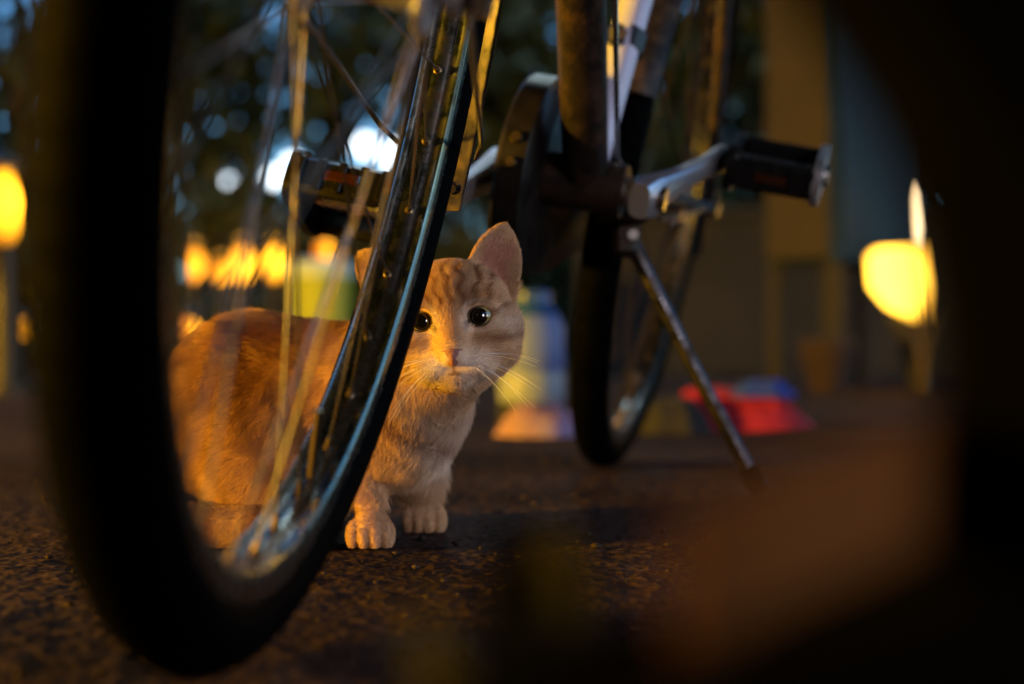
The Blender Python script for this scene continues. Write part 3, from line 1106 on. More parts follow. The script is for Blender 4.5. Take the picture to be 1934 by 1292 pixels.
    # mouth line
    ml = np.exp(-((v + 0.0382 + 0.10 * (au - 0.002)) / 0.0012) ** 2) * sstep(0.0065, 0.003, au) * sstep(0.025, 0.034, w_)
    Hc = mixin(Hc, np.array([0.08, 0.03, 0.024]), ml * 1.0)
    Hc = mixin(Hc, np.array([0.12, 0.05, 0.035]), np.exp(-(u / 0.0012) ** 2) * sstep(-0.0392, -0.037, v) * sstep(-0.030, -0.032, v) * sstep(0.03, 0.04, w_) * 0.8)
    C = C * (1 - hd[:, None]) + Hc * hd[:, None]
    # ears
    for (Bc, e, a_, m_, L) in EARS:
        q = P - Bc
        S, A, Bb = q @ e / L, q @ a_, q @ m_
        ins = (S > 0.05) & (np.abs(A) < 0.027) & (np.abs(Bb - 12 * A * A + 0.004) < 0.0075) & (v > 0.02)
        front_ = ((Nn @ m_) > 0.1) & ins
        C = np.where(ins[:, None], orange * 1.0, C)
        pk = np.clip(sstep(0.016, 0.008, np.abs(A)) * sstep(0.9, 0.5, S), 0, 1)[:, None] * 0.85
        C = np.where(front_[:, None], cream * 0.75 * (1 - pk) + np.array([0.42, 0.20, 0.15]) * pk, C)
    return np.clip(C * (1 + 0.25 * nz2[:, None]), 0.003, 1)


mc = bpy.data.materials.new('cat_skin')
mc.use_nodes = True
t = mc.node_tree
p = t.nodes['Principled BSDF']
at_ = t.nodes.new('ShaderNodeAttribute'); at_.attribute_name = 'col'
t.links.new(at_.outputs['Color'], p.inputs['Base Color'])
p.inputs['Roughness'].default_value = 0.8
p.inputs['Specular IOR Level'].default_value = 0.2
mf = bpy.data.materials.new('cat_fur')
mf.use_nodes = True
t = mf.node_tree
p = t.nodes['Principled BSDF']
at_ = t.nodes.new('ShaderNodeAttribute'); at_.attribute_name = 'col'
t.links.new(at_.outputs['Color'], p.inputs['Base Color'])
p.inputs['Roughness'].default_value = 0.55
p.inputs['Specular IOR Level'].default_value = 0.25

CO = np.array([-0.12, 1.09, 0.0])
cat = np_mesh('cat', CV - CO, CQ, mc)
cat.location = CO
tag(cat, 'ginger tabby cat with wide black eyes peering round the bicycle wheel', 'cat')
VC = coat_colour(CV, CN)
ca = cat.data.color_attributes.new('col', 'FLOAT_COLOR', 'POINT')
ca.data.foreach_set('color', np.concatenate([VC * 0.8, np.ones((len(VC), 1))], 1).astype(np.float32).ravel())

# fur strands
def make_fur(N):
    tri = np.concatenate([CQ[:, [0, 1, 2]], CQ[:, [0, 2, 3]]])
    A, B_, C_ = CV[tri[:, 0]], CV[tri[:, 1]], CV[tri[:, 2]]
    area = np.linalg.norm(np.cross(B_ - A, C_ - A), axis=1) / 2
    cen = (A + B_ + C_) / 3
    u, v, w_, hd = headness(cen)
    nrm = CN[tri[:, 0]]
    wt = area * (1 + 1.6 * hd + 0.8 * (cen[:, 0] > -0.13)) * np.where(nrm[:, 1] > 0.55, 0.3, 1.0)
    # bare skin: nose, eyes
    for s_ in (-1, 1):
        wt *= ~((np.hypot(u - 0.0202 * s_, v - 0.0005) < 0.0088) & (w_ > 0.018))
    wt *= ~((np.abs(u) < 0.0075) & (np.abs(v + 0.0262) < 0.0060) & (w_ > 0.043))
    cdf = np.cumsum(wt); cdf /= cdf[-1]
    f_ = np.searchsorted(cdf, RNG.random(N))
    r1, r2 = RNG.random(N), RNG.random(N)
    sw = r1 + r2 > 1
    r1[sw], r2[sw] = 1 - r1[sw], 1 - r2[sw]
    r0 = 1 - r1 - r2
    T = tri[f_]
    P = CV[T[:, 0]] * r0[:, None] + CV[T[:, 1]] * r1[:, None] + CV[T[:, 2]] * r2[:, None]
    Nn = CN[T[:, 0]] * r0[:, None] + CN[T[:, 1]] * r1[:, None] + CN[T[:, 2]] * r2[:, None]
    Nn /= np.linalg.norm(Nn, axis=1)[:, None]
    u, v, w_, hd = headness(P)
    nose = H(0, -0.016, 0.05)
    ch = P - nose
    ch /= np.linalg.norm(ch, axis=1)[:, None] + 1e-9
    # forehead hair sweeps up and back
    body = np.tile(np.array([-0.75, 0.1, -0.6]), (N, 1))
    frontm = sstep(-0.12, -0.08, P[:, 0])[:, None]
    body = body * (1 - frontm) + np.array([-0.15, -0.1, -1.0]) * frontm
    comb = ch * hd[:, None] + body * (1 - hd[:, None])
    cn_ = np.stack([n3(P, 130, 70 + k) for k in range(3)], -1)
    comb += RNG.normal(size=(N, 3)) * 0.25 + cn_ * 1.5
    comb -= Nn * (comb * Nn).sum(1)[:, None]
    comb /= np.linalg.norm(comb, axis=1)[:, None] + 1e-9
    # length
    dn_ = np.linalg.norm(P - nose, axis=1)
    Lh = 0.0018 + 0.0060 * sstep(0.012, 0.06, dn_) + 0.004 * sstep(0.03, 0.05, np.abs(u)) * (v < 0.01)
    Lb = np.full(N, 0.011) + 0.005 * sstep(-0.1, -0.06, P[:, 0])
    Lb = np.where(P[:, 2] < 0.034, 0.0028, Lb)
    Ln = Lh * hd + Lb * (1 - hd)
    for (Bc, e, a_, m_, L) in EARS:
        q = P - Bc
        S_, A_, Bb = q @ e / L, q @ a_, q @ m_
        er = (S_ > 0.12) & (np.abs(A_) < 0.027) & (np.abs(Bb - 12 * A_ * A_ + 0.004) < 0.008) & (v > 0.022)
        Ln = np.where(er, 0.0022, Ln)
        ec = e + RNG.normal(size=(N, 3)) * 0.2
        ec -= Nn * (ec * Nn).sum(1)[:, None]
        ec /= np.linalg.norm(ec, axis=1)[:, None]
        comb = np.where(er[:, None], ec, comb)
    Ln *= 1 - 0.6 * np.exp(-((v + 0.037) / 0.006) ** 2) * sstep(0.024, 0.010, np.abs(u)) * sstep(0.024, 0.034, w_)
    Ln = np.where((v > 0.004) & (np.abs(u) < 0.075) & (np.abs(w_) < 0.06), np.minimum(Ln, 0.0048), Ln)
    Ln *= 0.65 + 0.6 * RNG.random(N)
    lift = (0.42 + 0.38 * RNG.random(N))[:, None]
    p0 = P - Nn * 0.0004
    K = 4
    pts = np.zeros((N, K, 3))
    for j in range(K):
        s_ = j / (K - 1)
        pts[:, j] = p0 + Ln[:, None] * (Nn * lift * (s_ - 0.35 * s_ * s_) + comb * (0.55 * s_ + 0.45 * s_ * s_))
    col = coat_colour(P, Nn) * (0.72 + 0.56 * RNG.random(N))[:, None]
    pts[:, :, 2] = np.maximum(pts[:, :, 2], 0.0008)
    cu = bpy.data.hair_curves.new('fur')
    cu.add_curves([K] * N)
    cu.points.foreach_set('position', (pts - CO).astype(np.float32).ravel())
    rad = np.tile(np.array([0.00013, 0.00012, 0.00009, 0.00003], np.float32), N)
    cu.points.foreach_set('radius', rad)
    a = cu.attributes.new('col', 'FLOAT_COLOR', 'CURVE')
    a.data.foreach_set('color', np.concatenate([col, np.ones((N, 1))], 1).astype(np.float32).ravel())
    cu.materials.append(mf)
    ob = bpy.data.objects.new('fur', cu)
    COL.objects.link(ob)
    ob.parent = cat
    return ob


make_fur(210000)

# eyes
me_ = bpy.data.materials.new('cat_eye')
me_.use_nodes = True
t = me_.node_tree
p = t.nodes['Principled BSDF']
tc = t.nodes.new('ShaderNodeTexCoord')
sx = t.nodes.new('ShaderNodeSeparateXYZ'); t.links.new(tc.outputs['Object'], sx.inputs[0])
cx = t.nodes.new('ShaderNodeCombineXYZ'); t.links.new(sx.outputs['X'], cx.inputs['X']); t.links.new(sx.outputs['Z'], cx.inputs['Y'])
ln = t.nodes.new('ShaderNodeVectorMath'); ln.operation = 'LENGTH'; t.links.new(cx.outputs[0], ln.inputs[0])
cr = t.nodes.new('ShaderNodeValToRGB')
mr = t.nodes.new('ShaderNodeMapRange'); mr.inputs['From Max'].default_value = 0.0105
t.links.new(ln.outputs['Value'], mr.inputs['Value']); t.links.new(mr.outputs['Result'], cr.inputs['Fac'])
els = cr.color_ramp.elements
els[0].position = 0.0; els[0].color = (0.002, 0.002, 0.002, 1)
els[1].position = 0.58; els[1].color = (0.003, 0.003, 0.002, 1)
e2 = els.new(0.62); e2.color = (0.24, 0.20, 0.08, 1)
e3 = els.new(0.86); e3.color = (0.16, 0.13, 0.04, 1)
e4 = els.new(0.90); e4.color = (0.01, 0.008, 0.006, 1)
t.links.new(cr.outputs['Color'], p.inputs['Base Color'])
p.inputs['Roughness'].default_value = 0.04
p.inputs['Coat Weight'].default_value = 1.0
p.inputs['Coat Roughness'].default_value = 0.02
for s_ in (-1, 1):
    c = H(0.0202 * s_, 0.0005, 0.0238)
    b = MB(); b.ball((0, 0, 0), 0.0104, 32, 24)
    o = b.build('eye', me_, cat)
    o.location = Vector(c - CO)
    o.rotation_euler = (0, -RO, 0)
# nose leather
M['nose'] = mat('cat_nose', (0.20, 0.075, 0.06), 0.45, bump=0.3, bscale=900)
b = MB()
nv, nf = [], []
for i in range(9):
    for j in range(9):
        a, c = i / 8 * 2 - 1, j / 8
        hw = 0.0076 * (0.30 + 0.70 * c ** 0.8)
        uu = a * hw
        vv = -0.0324 + 0.0122 * c - 0.0014 * abs(a) * c
        ww = 0.0538 - 0.0034 * a * a - 0.0010 * (c - 0.4) ** 2 * 6 - 0.0030 * (1 - c) ** 2
        nost = math.exp(-((abs(a) - 0.62) / 0.2) ** 2 - ((c - 0.38) / 0.16) ** 2)
        nv.append(H(uu, vv, ww - 0.0016 * nost))
for i in range(8):
    for j in range(8):
        nf.append((i * 9 + j, i * 9 + 9 + j, i * 9 + 10 + j, i * 9 + j + 1))
b.add(nv, nf)
b.build('nose', M['nose'], cat, org=CO)
# whiskers
M['whisker'] = mat('whisker', (0.9, 0.9, 0.9), 0.3)
for s_ in (-1, 1):
    for k in range(9):
        row, j = k % 3, k // 3
        st0 = H((0.013 + 0.003 * j) * s_, -0.0265 - 0.0034 * row, 0.0445 - 0.004 * j)
        Lw = 0.036 + 0.012 * random.random()
        th = R(4 - 17 * row + random.uniform(-7, 7))
        outw = np.array(HU) * s_ * math.cos(th) * 0.9 + np.array(HV) * math.sin(th) + HW * random.uniform(-0.25, 0.2)
        outw /= np.linalg.norm(outw)
        pts = []
        for q in range(7):
            f_ = q / 6
            pts.append(st0 + outw * Lw * f_ - np.array([0, 0, 1]) * 0.012 * f_ * f_)
        b = MB(); b.tube([Vector(x) for x in pts], [0.00014 - 0.00010 * q / 6 for q in range(7)], 5)
        b.build('whisker', M['whisker'], cat, org=CO)

# ------------------------------------------------------------------ things on the ground behind the bicycle
def cloth(name, c, sx_, sy_, hz, m, label, cat_, seed, n=34, spikes=1.0):
    """crumpled cloth heap: closed sheet over a noise relief"""
    g = np.linspace(-1, 1, n)
    X, Y = np.meshgrid(g, g, indexing='ij')
    rr = np.sqrt(X ** 2 + Y ** 2)
    an = np.arctan2(Y, X)
    edge = 0.78 + 0.28 * (vnoise(np.cos(an) * 1.3 + 4, np.sin(an) * 1.3 + 4, 1.3, seed) - 0.3)
    sq = np.maximum(np.abs(X), np.abs(Y))
    k = np.where(rr > 1e-6, sq / np.maximum(rr, 1e-6), 1)
    PX, PY = X * k * edge, Y * k * edge
    fold = vnoise(X + 3, Y + 3, 2.2, seed + 1) * 0.6 + np.abs(vnoise(X + 3, Y + 3, 4.5, seed + 2) - 0.5) * 1.1 * spikes
    Z = hz * np.clip(1 - sq ** 4, 0, 1) * (0.45 + 0.75 * fold) * np.clip(1.25 - 0.7 * sq, 0, 1)
    Z = np.minimum(Z, hz * (0.72 + 0.12 * vnoise(X + 3, Y + 3, 3.3, seed + 5)))
    V = np.stack([PX * sx_, PY * sy_, Z + 0.004], -1).reshape(-1, 3)
    I_ = np.arange(n * n).reshape(n, n)
    Q_ = np.stack([I_[:-1, :-1], I_[1:, :-1], I_[1:, 1:], I_[:-1, 1:]], -1).reshape(-1, 4)
    V2 = V.copy(); V2[:, 2] = 0.001
    Q2 = Q_[:, ::-1] + n * n
    ring = np.concatenate([I_[:-1, 0], I_[-1, :-1], I_[1:, -1][::-1], I_[0, 1:][::-1]])
    r2 = np.roll(ring, -1)
    Q3 = np.stack([r2, ring, ring + n * n, r2 + n * n], -1)
    o = np_mesh(name, np.concatenate([V, V2]), np.concatenate([Q_, Q2, Q3]), M[m])
    o.location = c
    tag(o, label, cat_)
    return o


d0 = 2.40
cloth('red_jacket', ((1385 - 967) / F * d0, d0 + 0.05, 0), 0.190, 0.085, 0.088, 'red', 'crumpled red jacket lying on the asphalt right of the kickstand', 'jacket', 41)
b = MB()
o = cloth('blue_cloth', ((1440 - 967) / F * d0, d0 + 0.01, 0.058), 0.072, 0.055, 0.032, 'blue', 'small blue cloth lying on top of the red jacket', 'cloth', 52, 24)
cloth('black_bundle', ((1275 - 967) / F * 2.36, 2.36, 0), 0.075, 0.06, 0.07, 'black', 'black cloth bundle left of the red jacket', 'cloth', 63, 24)
cloth('pink_cloth', ((1015 - 967) / F * 2.29, 2.29, 0), 0.085, 0.06, 0.062, 'pink', 'crumpled pink cloth on the ground behind the cat', 'cloth', 74, 26)
M['white'] = mat('white_plastic', (0.11, 0.16, 0.40), 0.5)
M['slate'] = mat('slate_label', (0.2, 0.25, 0.33), 0.5)
M['bluecap'] = mat('blue_cap', (0.015, 0.06, 0.22), 0.4)
jb = Vector(((1003 - 967) / F * 2.42, 2.42, 0))
jug = empty('plastic_jug', jb)
tag(jug, 'white plastic jug with blue top and slate lower half behind the cat', 'jug')
b = MB(); b.lathe([(0.0, 0.05), (0.052, 0.05), (0.056, 0.056), (0.056, 0.098), (0.053, 0.103)], 24, closed=False)
def turn(b): b.v = [(x, z, y) for x, y, z in b.v]; return b
turn(b).build('lower_half', M['slate'], jug)
b = MB(); b.lathe([(0.053, 0.103), (0.056, 0.108), (0.056, 0.178), (0.048, 0.196)], 24, closed=False)
turn(b).build('upper_half', M['white'], jug)
b = MB(); b.lathe([(0.048, 0.196), (0.044, 0.204), (0.036, 0.214), (0.034, 0.224), (0.034, 0.236), (0.030, 0.24), (0.0, 0.24)], 24, closed=False)
turn(b).build('cap', M['bluecap'], jug)
b = MB(); b.lathe([(0.0, 0.0), (0.054, 0.0), (0.058, 0.008), (0.056, 0.045), (0.052, 0.05)], 24, closed=False)
turn(b).build('foot', M['black'], jug)

# ------------------------------------------------------------------ lamps
M['glow_assumed_key'] = glow('assumed_sodium_lamp', (1.0, 0.50, 0.03), 1020.0)  # unseen light assumed from the cat's warm side, far stronger than the visible lamps
M['glow_fill'] = glow('fill_lamp', (1.0, 0.80, 0.80), 17.0)  # unseen fill light added for the right half of the cat's face
M['glow_warm_fill'] = glow('warm_fill_lamp', (1.0, 0.46, 0.03), 8.0)  # unseen light added to warm the cabinet's left face
M['glow_yellow'] = glow('warm_yellow_glow', (1.0, 0.50, 0.04), 0.9, hot=((-0.03, -0.06, 0.34), 0.15, 9.0))
M['glow_white'] = glow('warm_white_glow', (1.0, 0.72, 0.4), 1.6)


def bollard(loc, h, hw, hh, label, glass, watts=0, group='bollard lamps'):
    e = empty('bollard_lamp', loc)
    tag(e, label, 'lamp', group)
    b = MB(); b.tube([(0, 0, 0), (0, 0, 0.02), (0, 0, 0.021), (0, 0, h - hh)], [hw * 1.5, hw * 1.5, hw * 0.7, hw * 0.7], 16)
    b.build('post', M['iron'], e)
    b = MB(); b.ball((0, 0, h - hh / 2), (hw, hw, hh / 2), 18, 12)
    if glass == 'hot':
        gm = glow('sodium_glow', (1.0, 0.34 + 0.06 * random.random(), 0.014), 0.3, hot=((hw * 0.4, 0, h - hh * random.uniform(0.4, 0.6)), hh * 0.62, random.uniform(5.0, 11.0)))
    else:
        gm = M[glass]
    b.build('lamp_glass', gm, e)
    if watts:
        ld = bpy.data.lights.new('lamp_bulb', 'POINT')
        ld.energy = watts
        ld.color = (1.0, 0.42, 0.03)
        ld.shadow_soft_size = 0.05
        lo = bpy.data.objects.new('lamp_bulb', ld)
        COL.objects.link(lo)
        lo.parent = e
        lo.location = (0, 0, h + 0.11)
    b = MB(); b.tube([(0, 0, h), (0, 0, h + 0.012), (0, 0, h + 0.05)], [hw * 1.25, hw * 1.25, hw * 0.2], 16)
    b.build('cap', M['iron'], e)
    return e


# assumed key lamp: an unseen bollard added on the left to light the cat
bollard((-3.3, 0.15, 0), 0.46, 0.13, 0.30, 'assumed bollard lamp out of view on the left, added to light the cat', 'glow_assumed_key')
bollard((-1.95, 3.4, 0), 0.56, 0.13, 0.30, 'added bollard lamp out of view on the left, warming the cabinet', 'glow_warm_fill')
bollard((0.95, -0.25, 0), 0.55, 0.14, 0.32, 'added pale fill lamp shaped as a bollard, out of view beside the camera', 'glow_fill')
for px, py, d, hw, hh, lb, wt in ((366, 500, 7.5, 0.055, 0.17, 'glowing orange bollard lamp seen at the left edge of the spokes', 'hot'),
                                  (458, 497, 7.8, 0.055, 0.2, 'glowing orange bollard lamp, second of the row behind the spokes', 'hot'),
                                  (518, 497, 8.0, 0.05, 0.2, 'glowing orange bollard lamp, third of the row behind the spokes', 'hot'),
                                  (612, 472, 8.2, 0.05, 0.1, 'dim orange bollard lamp above the lime bin', 'hot'),
                                  (418, 512, 8.3, 0.06, 0.12, 'small orange bollard lamp between the first and second of the row', 'hot'),
                                  (8, 392, 4.2, 0.075, 0.22, 'large bright orange lamp at the left edge behind the front tyre', 'hot'),
                                  (350, 618, 6.0, 0.05, 0.07, 'low orange ground lamp behind the cat beside the front tyre', 'hot'),
                                  (22, 620, 4.6, 0.09, 0.06, 'low orange ground lamp below the large lamp at the left edge', 'hot')):
    q = at(px, py, d)
    bollard((q.x, q.y, 0), q.z + hh / 2, hw, hh, lb, wt, 0.8 if d > 7 else 0)

# far white street lamps glowing between the leaves
M['glow_cold'] = glow('white_street_light', (0.86, 0.95, 1.0), 4.0)
for px, py, d, r_, lb in ((432, 343, 13.5, 0.050, 'small white street lamp farthest left between the leaves'), (520, 334, 13.0, 0.085, 'white street lamp between the leaves left of the first pedal'),
                          (553, 312, 13.4, 0.10, 'white street lamp just right of another behind the spokes'), (690, 275, 13.0, 0.10, 'white street lamp between the leaves above the left pedal'),
                          (742, 292, 13.6, 0.12, 'white street lamp seen just left of the rim')):
    q = at(px, py, d)
    e = empty('street_lamp', (q.x, q.y, 0))
    tag(e, lb, 'lamp', 'far white street lamps')
    b = MB(); b.tube([(0, 0, 0), (0, 0, 0.05), (0, 0, 0.051), (0, 0, q.z - r_)], [0.07, 0.07, 0.035, 0.025], 10)
    b.build('post', M['iron'], e)
    b = MB(); b.ball((0, 0, q.z), r_, 16, 10)
    b.build('globe', M['glow_cold'], e)
    b = MB(); b.tube([(0, 0, q.z + r_ * 0.9), (0, 0, q.z + r_ * 1.2)], [r_ * 0.5, r_ * 0.15], 10)
    b.build('cap', M['iron'], e)

# assumed tall street lamp ahead, its unseen head added for the rim highlight
M['glow_assumed_tall'] = glow('assumed_street_light', (0.80, 1.0, 0.97), 150.0)  # strong unseen light assumed for the white glints on rim and metal
e = empty('street_lamp', (0.62, 7.2, 0))
tag(e, 'assumed tall street lamp straight ahead, its unseen lit head added for glints on the bicycle', 'lamp', 'far white street lamps')
b = MB(); b.tube([(0, 0, 0), (0, 0, 0.06), (0, 0, 0.061), (0, 0, 5.0), (-0.12, 0, 5.3), (-0.4, 0, 5.42)], [0.09, 0.09, 0.05, 0.035, 0.03, 0.03], 10)
b.build('post', M['iron'], e)
b = MB(); b.ball((-0.5, 0, 5.30), (0.17, 0.17, 0.11), 16, 10)
b.build('globe', M['glow_assumed_tall'], e)
b = MB(); b.tube([(-0.5, 0, 5.415), (-0.5, 0, 5.44), (-0.5, 0, 5.48)], [0.16, 0.12, 0.04], 12)
b.build('cap', M['iron'], e)

# lantern and tube lamp at the right
q = at(1705, 540, 4.4)
lt = empty('lantern', (q.x, q.y, 0))
tag(lt, 'glowing yellow lantern tilted on a grey stand at the right', 'lantern')
b = MB()
prof = [(-0.105, 0.095), (-0.085, 0.115), (0.0, 0.12), (0.10, 0.135), (0.115, 0.02), (0.105, -0.10), (0.03, -0.105), (-0.045, -0.06), (-0.095, 0.0)]
n = len(prof)
v = []
for y, k in ((-0.06, 0.85), (-0.03, 1), (0.03, 1), (0.06, 0.85)):
    v += [(x * k, y, q.z + z * k) for x, z in prof]
fs = [tuple(range(n)), tuple(range(4 * n - 1, 3 * n - 1, -1))]
for i in range(3):
    fs += [(i * n + k, i * n + n + k, i * n + n + (k + 1) % n, i * n + (k + 1) % n) for k in range(n)]
b.add(v, fs)
b.build('lamp_shade', M['glow_yellow'], lt)
b = MB(); b.tube([(-0.03, 0, q.z - 0.09), (0.02, 0, 0.16), (0.07, 0, 0.0)], [0.02, 0.03, 0.05], 12)
b.build('stand', M['concrete'], lt)
q2 = at(1743, 402, 4.55)
tb = empty('tube_lamp', (q2.x, q2.y, 0))
tag(tb, 'slim white tube lamp standing above the yellow lantern', 'lamp')
b = MB(); b.tube([(0, 0, q2.z - 0.09), (0.003, 0, q2.z - 0.03), (-0.002, 0, q2.z + 0.05), (0, 0, q2.z + 0.09), (0, 0, q2.z + 0.10)], [0.014, 0.02, 0.017, 0.012, 0.003], 12)
b.build('tube', M['glow_white'], tb)
b = MB(); b.tube([(0, 0, 0), (0, 0, q2.z - 0.09)], 0.012, 10)
b.build('post', M['iron'], tb)

# ------------------------------------------------------------------ cabinet on legs, wall, pot, bin
dC = 4.5
cor = at(1572, 490, dC)
cz0, cz1 = cor.z, 1.45
cab = empty('cabinet', (cor.x, cor.y, 0))
tag(cab, 'teal metal cabinet raised on legs at the right', 'cabinet')
aL = Vector((-0.72, 0.69, 0)) * 0.255       # left face runs back to the left
aR = Vector((0.70, 0.714, 0)) * 0.62        # right face runs back to the right
b = MB()
P4 = [Vector((0, 0, 0)), aR, aR + aL, aL]
v = [p_ + Vector((0, 0, cz0)) for p_ in P4] + [p_ + Vector((0, 0, cz1)) for p_ in P4]
b.add(v, [(3, 2, 1, 0), (4, 5, 6, 7), (0, 1, 5, 4), (1, 2, 6, 5), (2, 3, 7, 6), (3, 0, 4, 7)])
bo = b.build('body', M['teal'], cab, smooth=False)
bm_ = bo.modifiers.new('bevel', 'BEVEL'); bm_.width = 0.012; bm_.segments = 3
nR = Vector((0.714, -0.70, 0))
b = MB(); rot = Matrix((aR.normalized(), -nR, UP)).transposed()
b.box(aR * 0.5 + nR * 0.006 + UP * ((cz0 + cz1) / 2), (0.54, 0.012, cz1 - cz0 - 0.1), rot, 0.004)
dr = b.build('door', M['teal'], cab)
M['ochre'] = mat('lamplit_side', (0.022, 0.014, 0.002), 0.7, noise=(6, (0.015, 0.010, 0.002), 0.55), bump=0.05, bscale=30)  # warm lamp light on the left face, painted as panel colour
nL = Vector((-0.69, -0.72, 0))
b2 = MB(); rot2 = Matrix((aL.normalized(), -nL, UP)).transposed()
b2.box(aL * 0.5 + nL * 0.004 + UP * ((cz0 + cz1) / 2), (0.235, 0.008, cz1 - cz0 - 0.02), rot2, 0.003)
sp_ = b2.build('lamplit_panel', M['ochre'], cab)
sp_['label'] = 'added cabinet panel with warm lamp light in its colour'
b = MB(); b.box(aR * 0.86 + nR * 0.022 + UP * 0.95, (0.02, 0.02, 0.1), rot, 0.004)
b.build('handle', M['chrome'], dr)
for k, f_ in enumerate((P4[0] + aR * 0.06 + aL * 0.1, aR * 0.93 + aL * 0.1, aR * 0.93 + aL * 0.9, aL * 0.9 + aR * 0.06)):
    b = MB(); b.tube([f_, f_ + UP * (cz0 - 0.001)], 0.034, 12)
    b.build('leg', M['concrete'], cab)
b = MB()
b.add([p_ * 1.04 - (aL + aR) * 0.02 + Vector((0, 0, cz1 + dz)) for dz in (0.001, 0.03) for p_ in P4], [(3, 2, 1, 0), (4, 5, 6, 7), (0, 1, 5, 4), (1, 2, 6, 5), (2, 3, 7, 6), (3, 0, 4, 7)])
b.build('roof', M['teal'], cab, smooth=False)

wl_ = MB()
wl_.box((1.85, 6.6, 0.36), (3.1, 0.2, 0.72), None, 0.01)
wo = wl_.build('garden_wall', M['wall'], None, org=(1.85, 6.6, 0))
tag(wo, 'low grey rendered wall behind the red jacket and the cabinet', 'wall')
b = MB(); b.box((1.85, 6.6, 0.745), (3.16, 0.27, 0.048), None, 0.01)
b.build('coping', M['concrete'], wo, org=(1.85, 6.6, 0))

q = at(1562, 668, 4.2)
b = MB(); b.lathe([(0.0, 0.0), (0.05, 0.0), (0.072, 0.09), (0.085, 0.13), (0.082, 0.16), (0.07, 0.162), (0.062, 0.13), (0.0, 0.12)], 20, closed=False)
turn(b)
o = b.build('clay_pot', M['clay'], None)
o.location = (q.x, q.y, 0)
tag(o, 'small brown clay pot on the ground in front of the cabinet', 'pot')

M['lime'] = mat('lime_plastic', (0.26, 0.34, 0.02), 0.5)
M['palelid'] = mat('pale_blue_lid', (0.42, 0.6, 0.7), 0.4)
q = at(608, 505, 4.6)
bn = empty('waste_bin', (q.x, q.y, 0))
tag(bn, 'lime green plastic bin with pale blue lid behind the cat', 'bin')
b = MB(); b.tube([(0, 0, 0.0), (0, 0, 0.01), (0, 0, q.z - 0.03)], [0.075, 0.085, 0.105], 20)
b.build('tub', M['lime'], bn)
b = MB(); b.tube([(0, 0, q.z - 0.029), (0, 0, q.z + 0.01), (0, 0, q.z + 0.026)], [0.112, 0.112, 0.08], 20)
b.build('lid', M['palelid'], bn)

# ------------------------------------------------------------------ trees and bushes
def leaves(c, r, n, size, gaps=(), squash=None, seed=1, hollow=0.35):
    g = np.random.default_rng(seed)
    P = []
    c = np.array(c); r = np.array(r)
    # clumps give light and dark masses
    nc = max(8, n // 90)
    cl_ = g.normal(size=(nc, 3)); cl_ /= np.linalg.norm(cl_, axis=1)[:, None]
    cl_ *= (hollow + (1 - hollow) * g.random((nc, 1)) ** 0.5)
    pick = g.integers(0, nc, n)
    q = cl_[pick] + g.normal(size=(n, 3)) * 0.16
    P = c + q * r
    keep = P[:, 2] > 0.05
    for (gc, gr_) in gaps:
        gc = np.array(gc)
        # a gap is an opening through the foliage: distance to the sight line through it
        keep &= np.hypot(P[:, 0] / P[:, 1] - gc[0] / gc[1], (P[:, 2] - CAM_H) / P[:, 1] - (gc[2] - CAM_H) / gc[1]) * gc[1] > gr_
    P = P[keep]
    n = len(P)
    a = g.normal(size=(n, 3)); a /= np.linalg.norm(a, axis=1)[:, None]
    b_ = np.cross(a, g.normal(size=(n, 3))); b_ /= np.linalg.norm(b_, axis=1)[:, None]
    s = size * (0.6 + 0.8 * g.random(n))[:, None]
    V = np.stack([P - a * s, P + b_ * s * 0.45 + a * 0 , P + a * s, P - b_ * s * 0.45], 1).reshape(-1, 3)
    return V, np.arange(n * 4).reshape(n, 4)


def tree(name, base, trunk_r, trunk_h, cc, cr_, n, size, label, mt='leaf', gaps=(), seed=1, lean=(0, 0), group='trees behind the bicycle'):
    e = empty(name, base)
    tag(e, label, 'tree', group)
    B = Vector(base)
    g = random.Random(seed)
    b = MB()
    top = Vector((lean[0], lean[1], trunk_h))
    b.tube([(0, 0, 0), Vector((lean[0] * .2, lean[1] * .2, trunk_h * .12)), top * 0.5 + Vector((0.03, 0, 0)), top], [trunk_r * 1.5, trunk_r, trunk_r * 0.85, trunk_r * 0.6], 12)
    for k in range(6):
        a = g.uniform(0, 6.28)
        s0 = top * g.uniform(0.55, 0.98)
        e1 = Vector(cc) - B + Vector((math.cos(a) * cr_[0] * .6, math.sin(a) * cr_[1] * .6, g.uniform(-.2, .5) * cr_[2]))
        b.tube([s0, s0 * .5 + e1 * .5 + Vector((0, 0, 0.15)), e1], [trunk_r * .5, trunk_r * .3, trunk_r * .1], 8)
    b.build('trunk', M['bark'], e)
    V, Q_ = leaves(cc, cr_, n, size, gaps, seed=seed)
    np_mesh('crown', V - np.array(base), Q_, M[mt], e, smooth=False)
    return e


# openings in the foliage where the evening sky shows
def gp(px, py, d, r):
    return (tuple(at(px, py, d)), r)


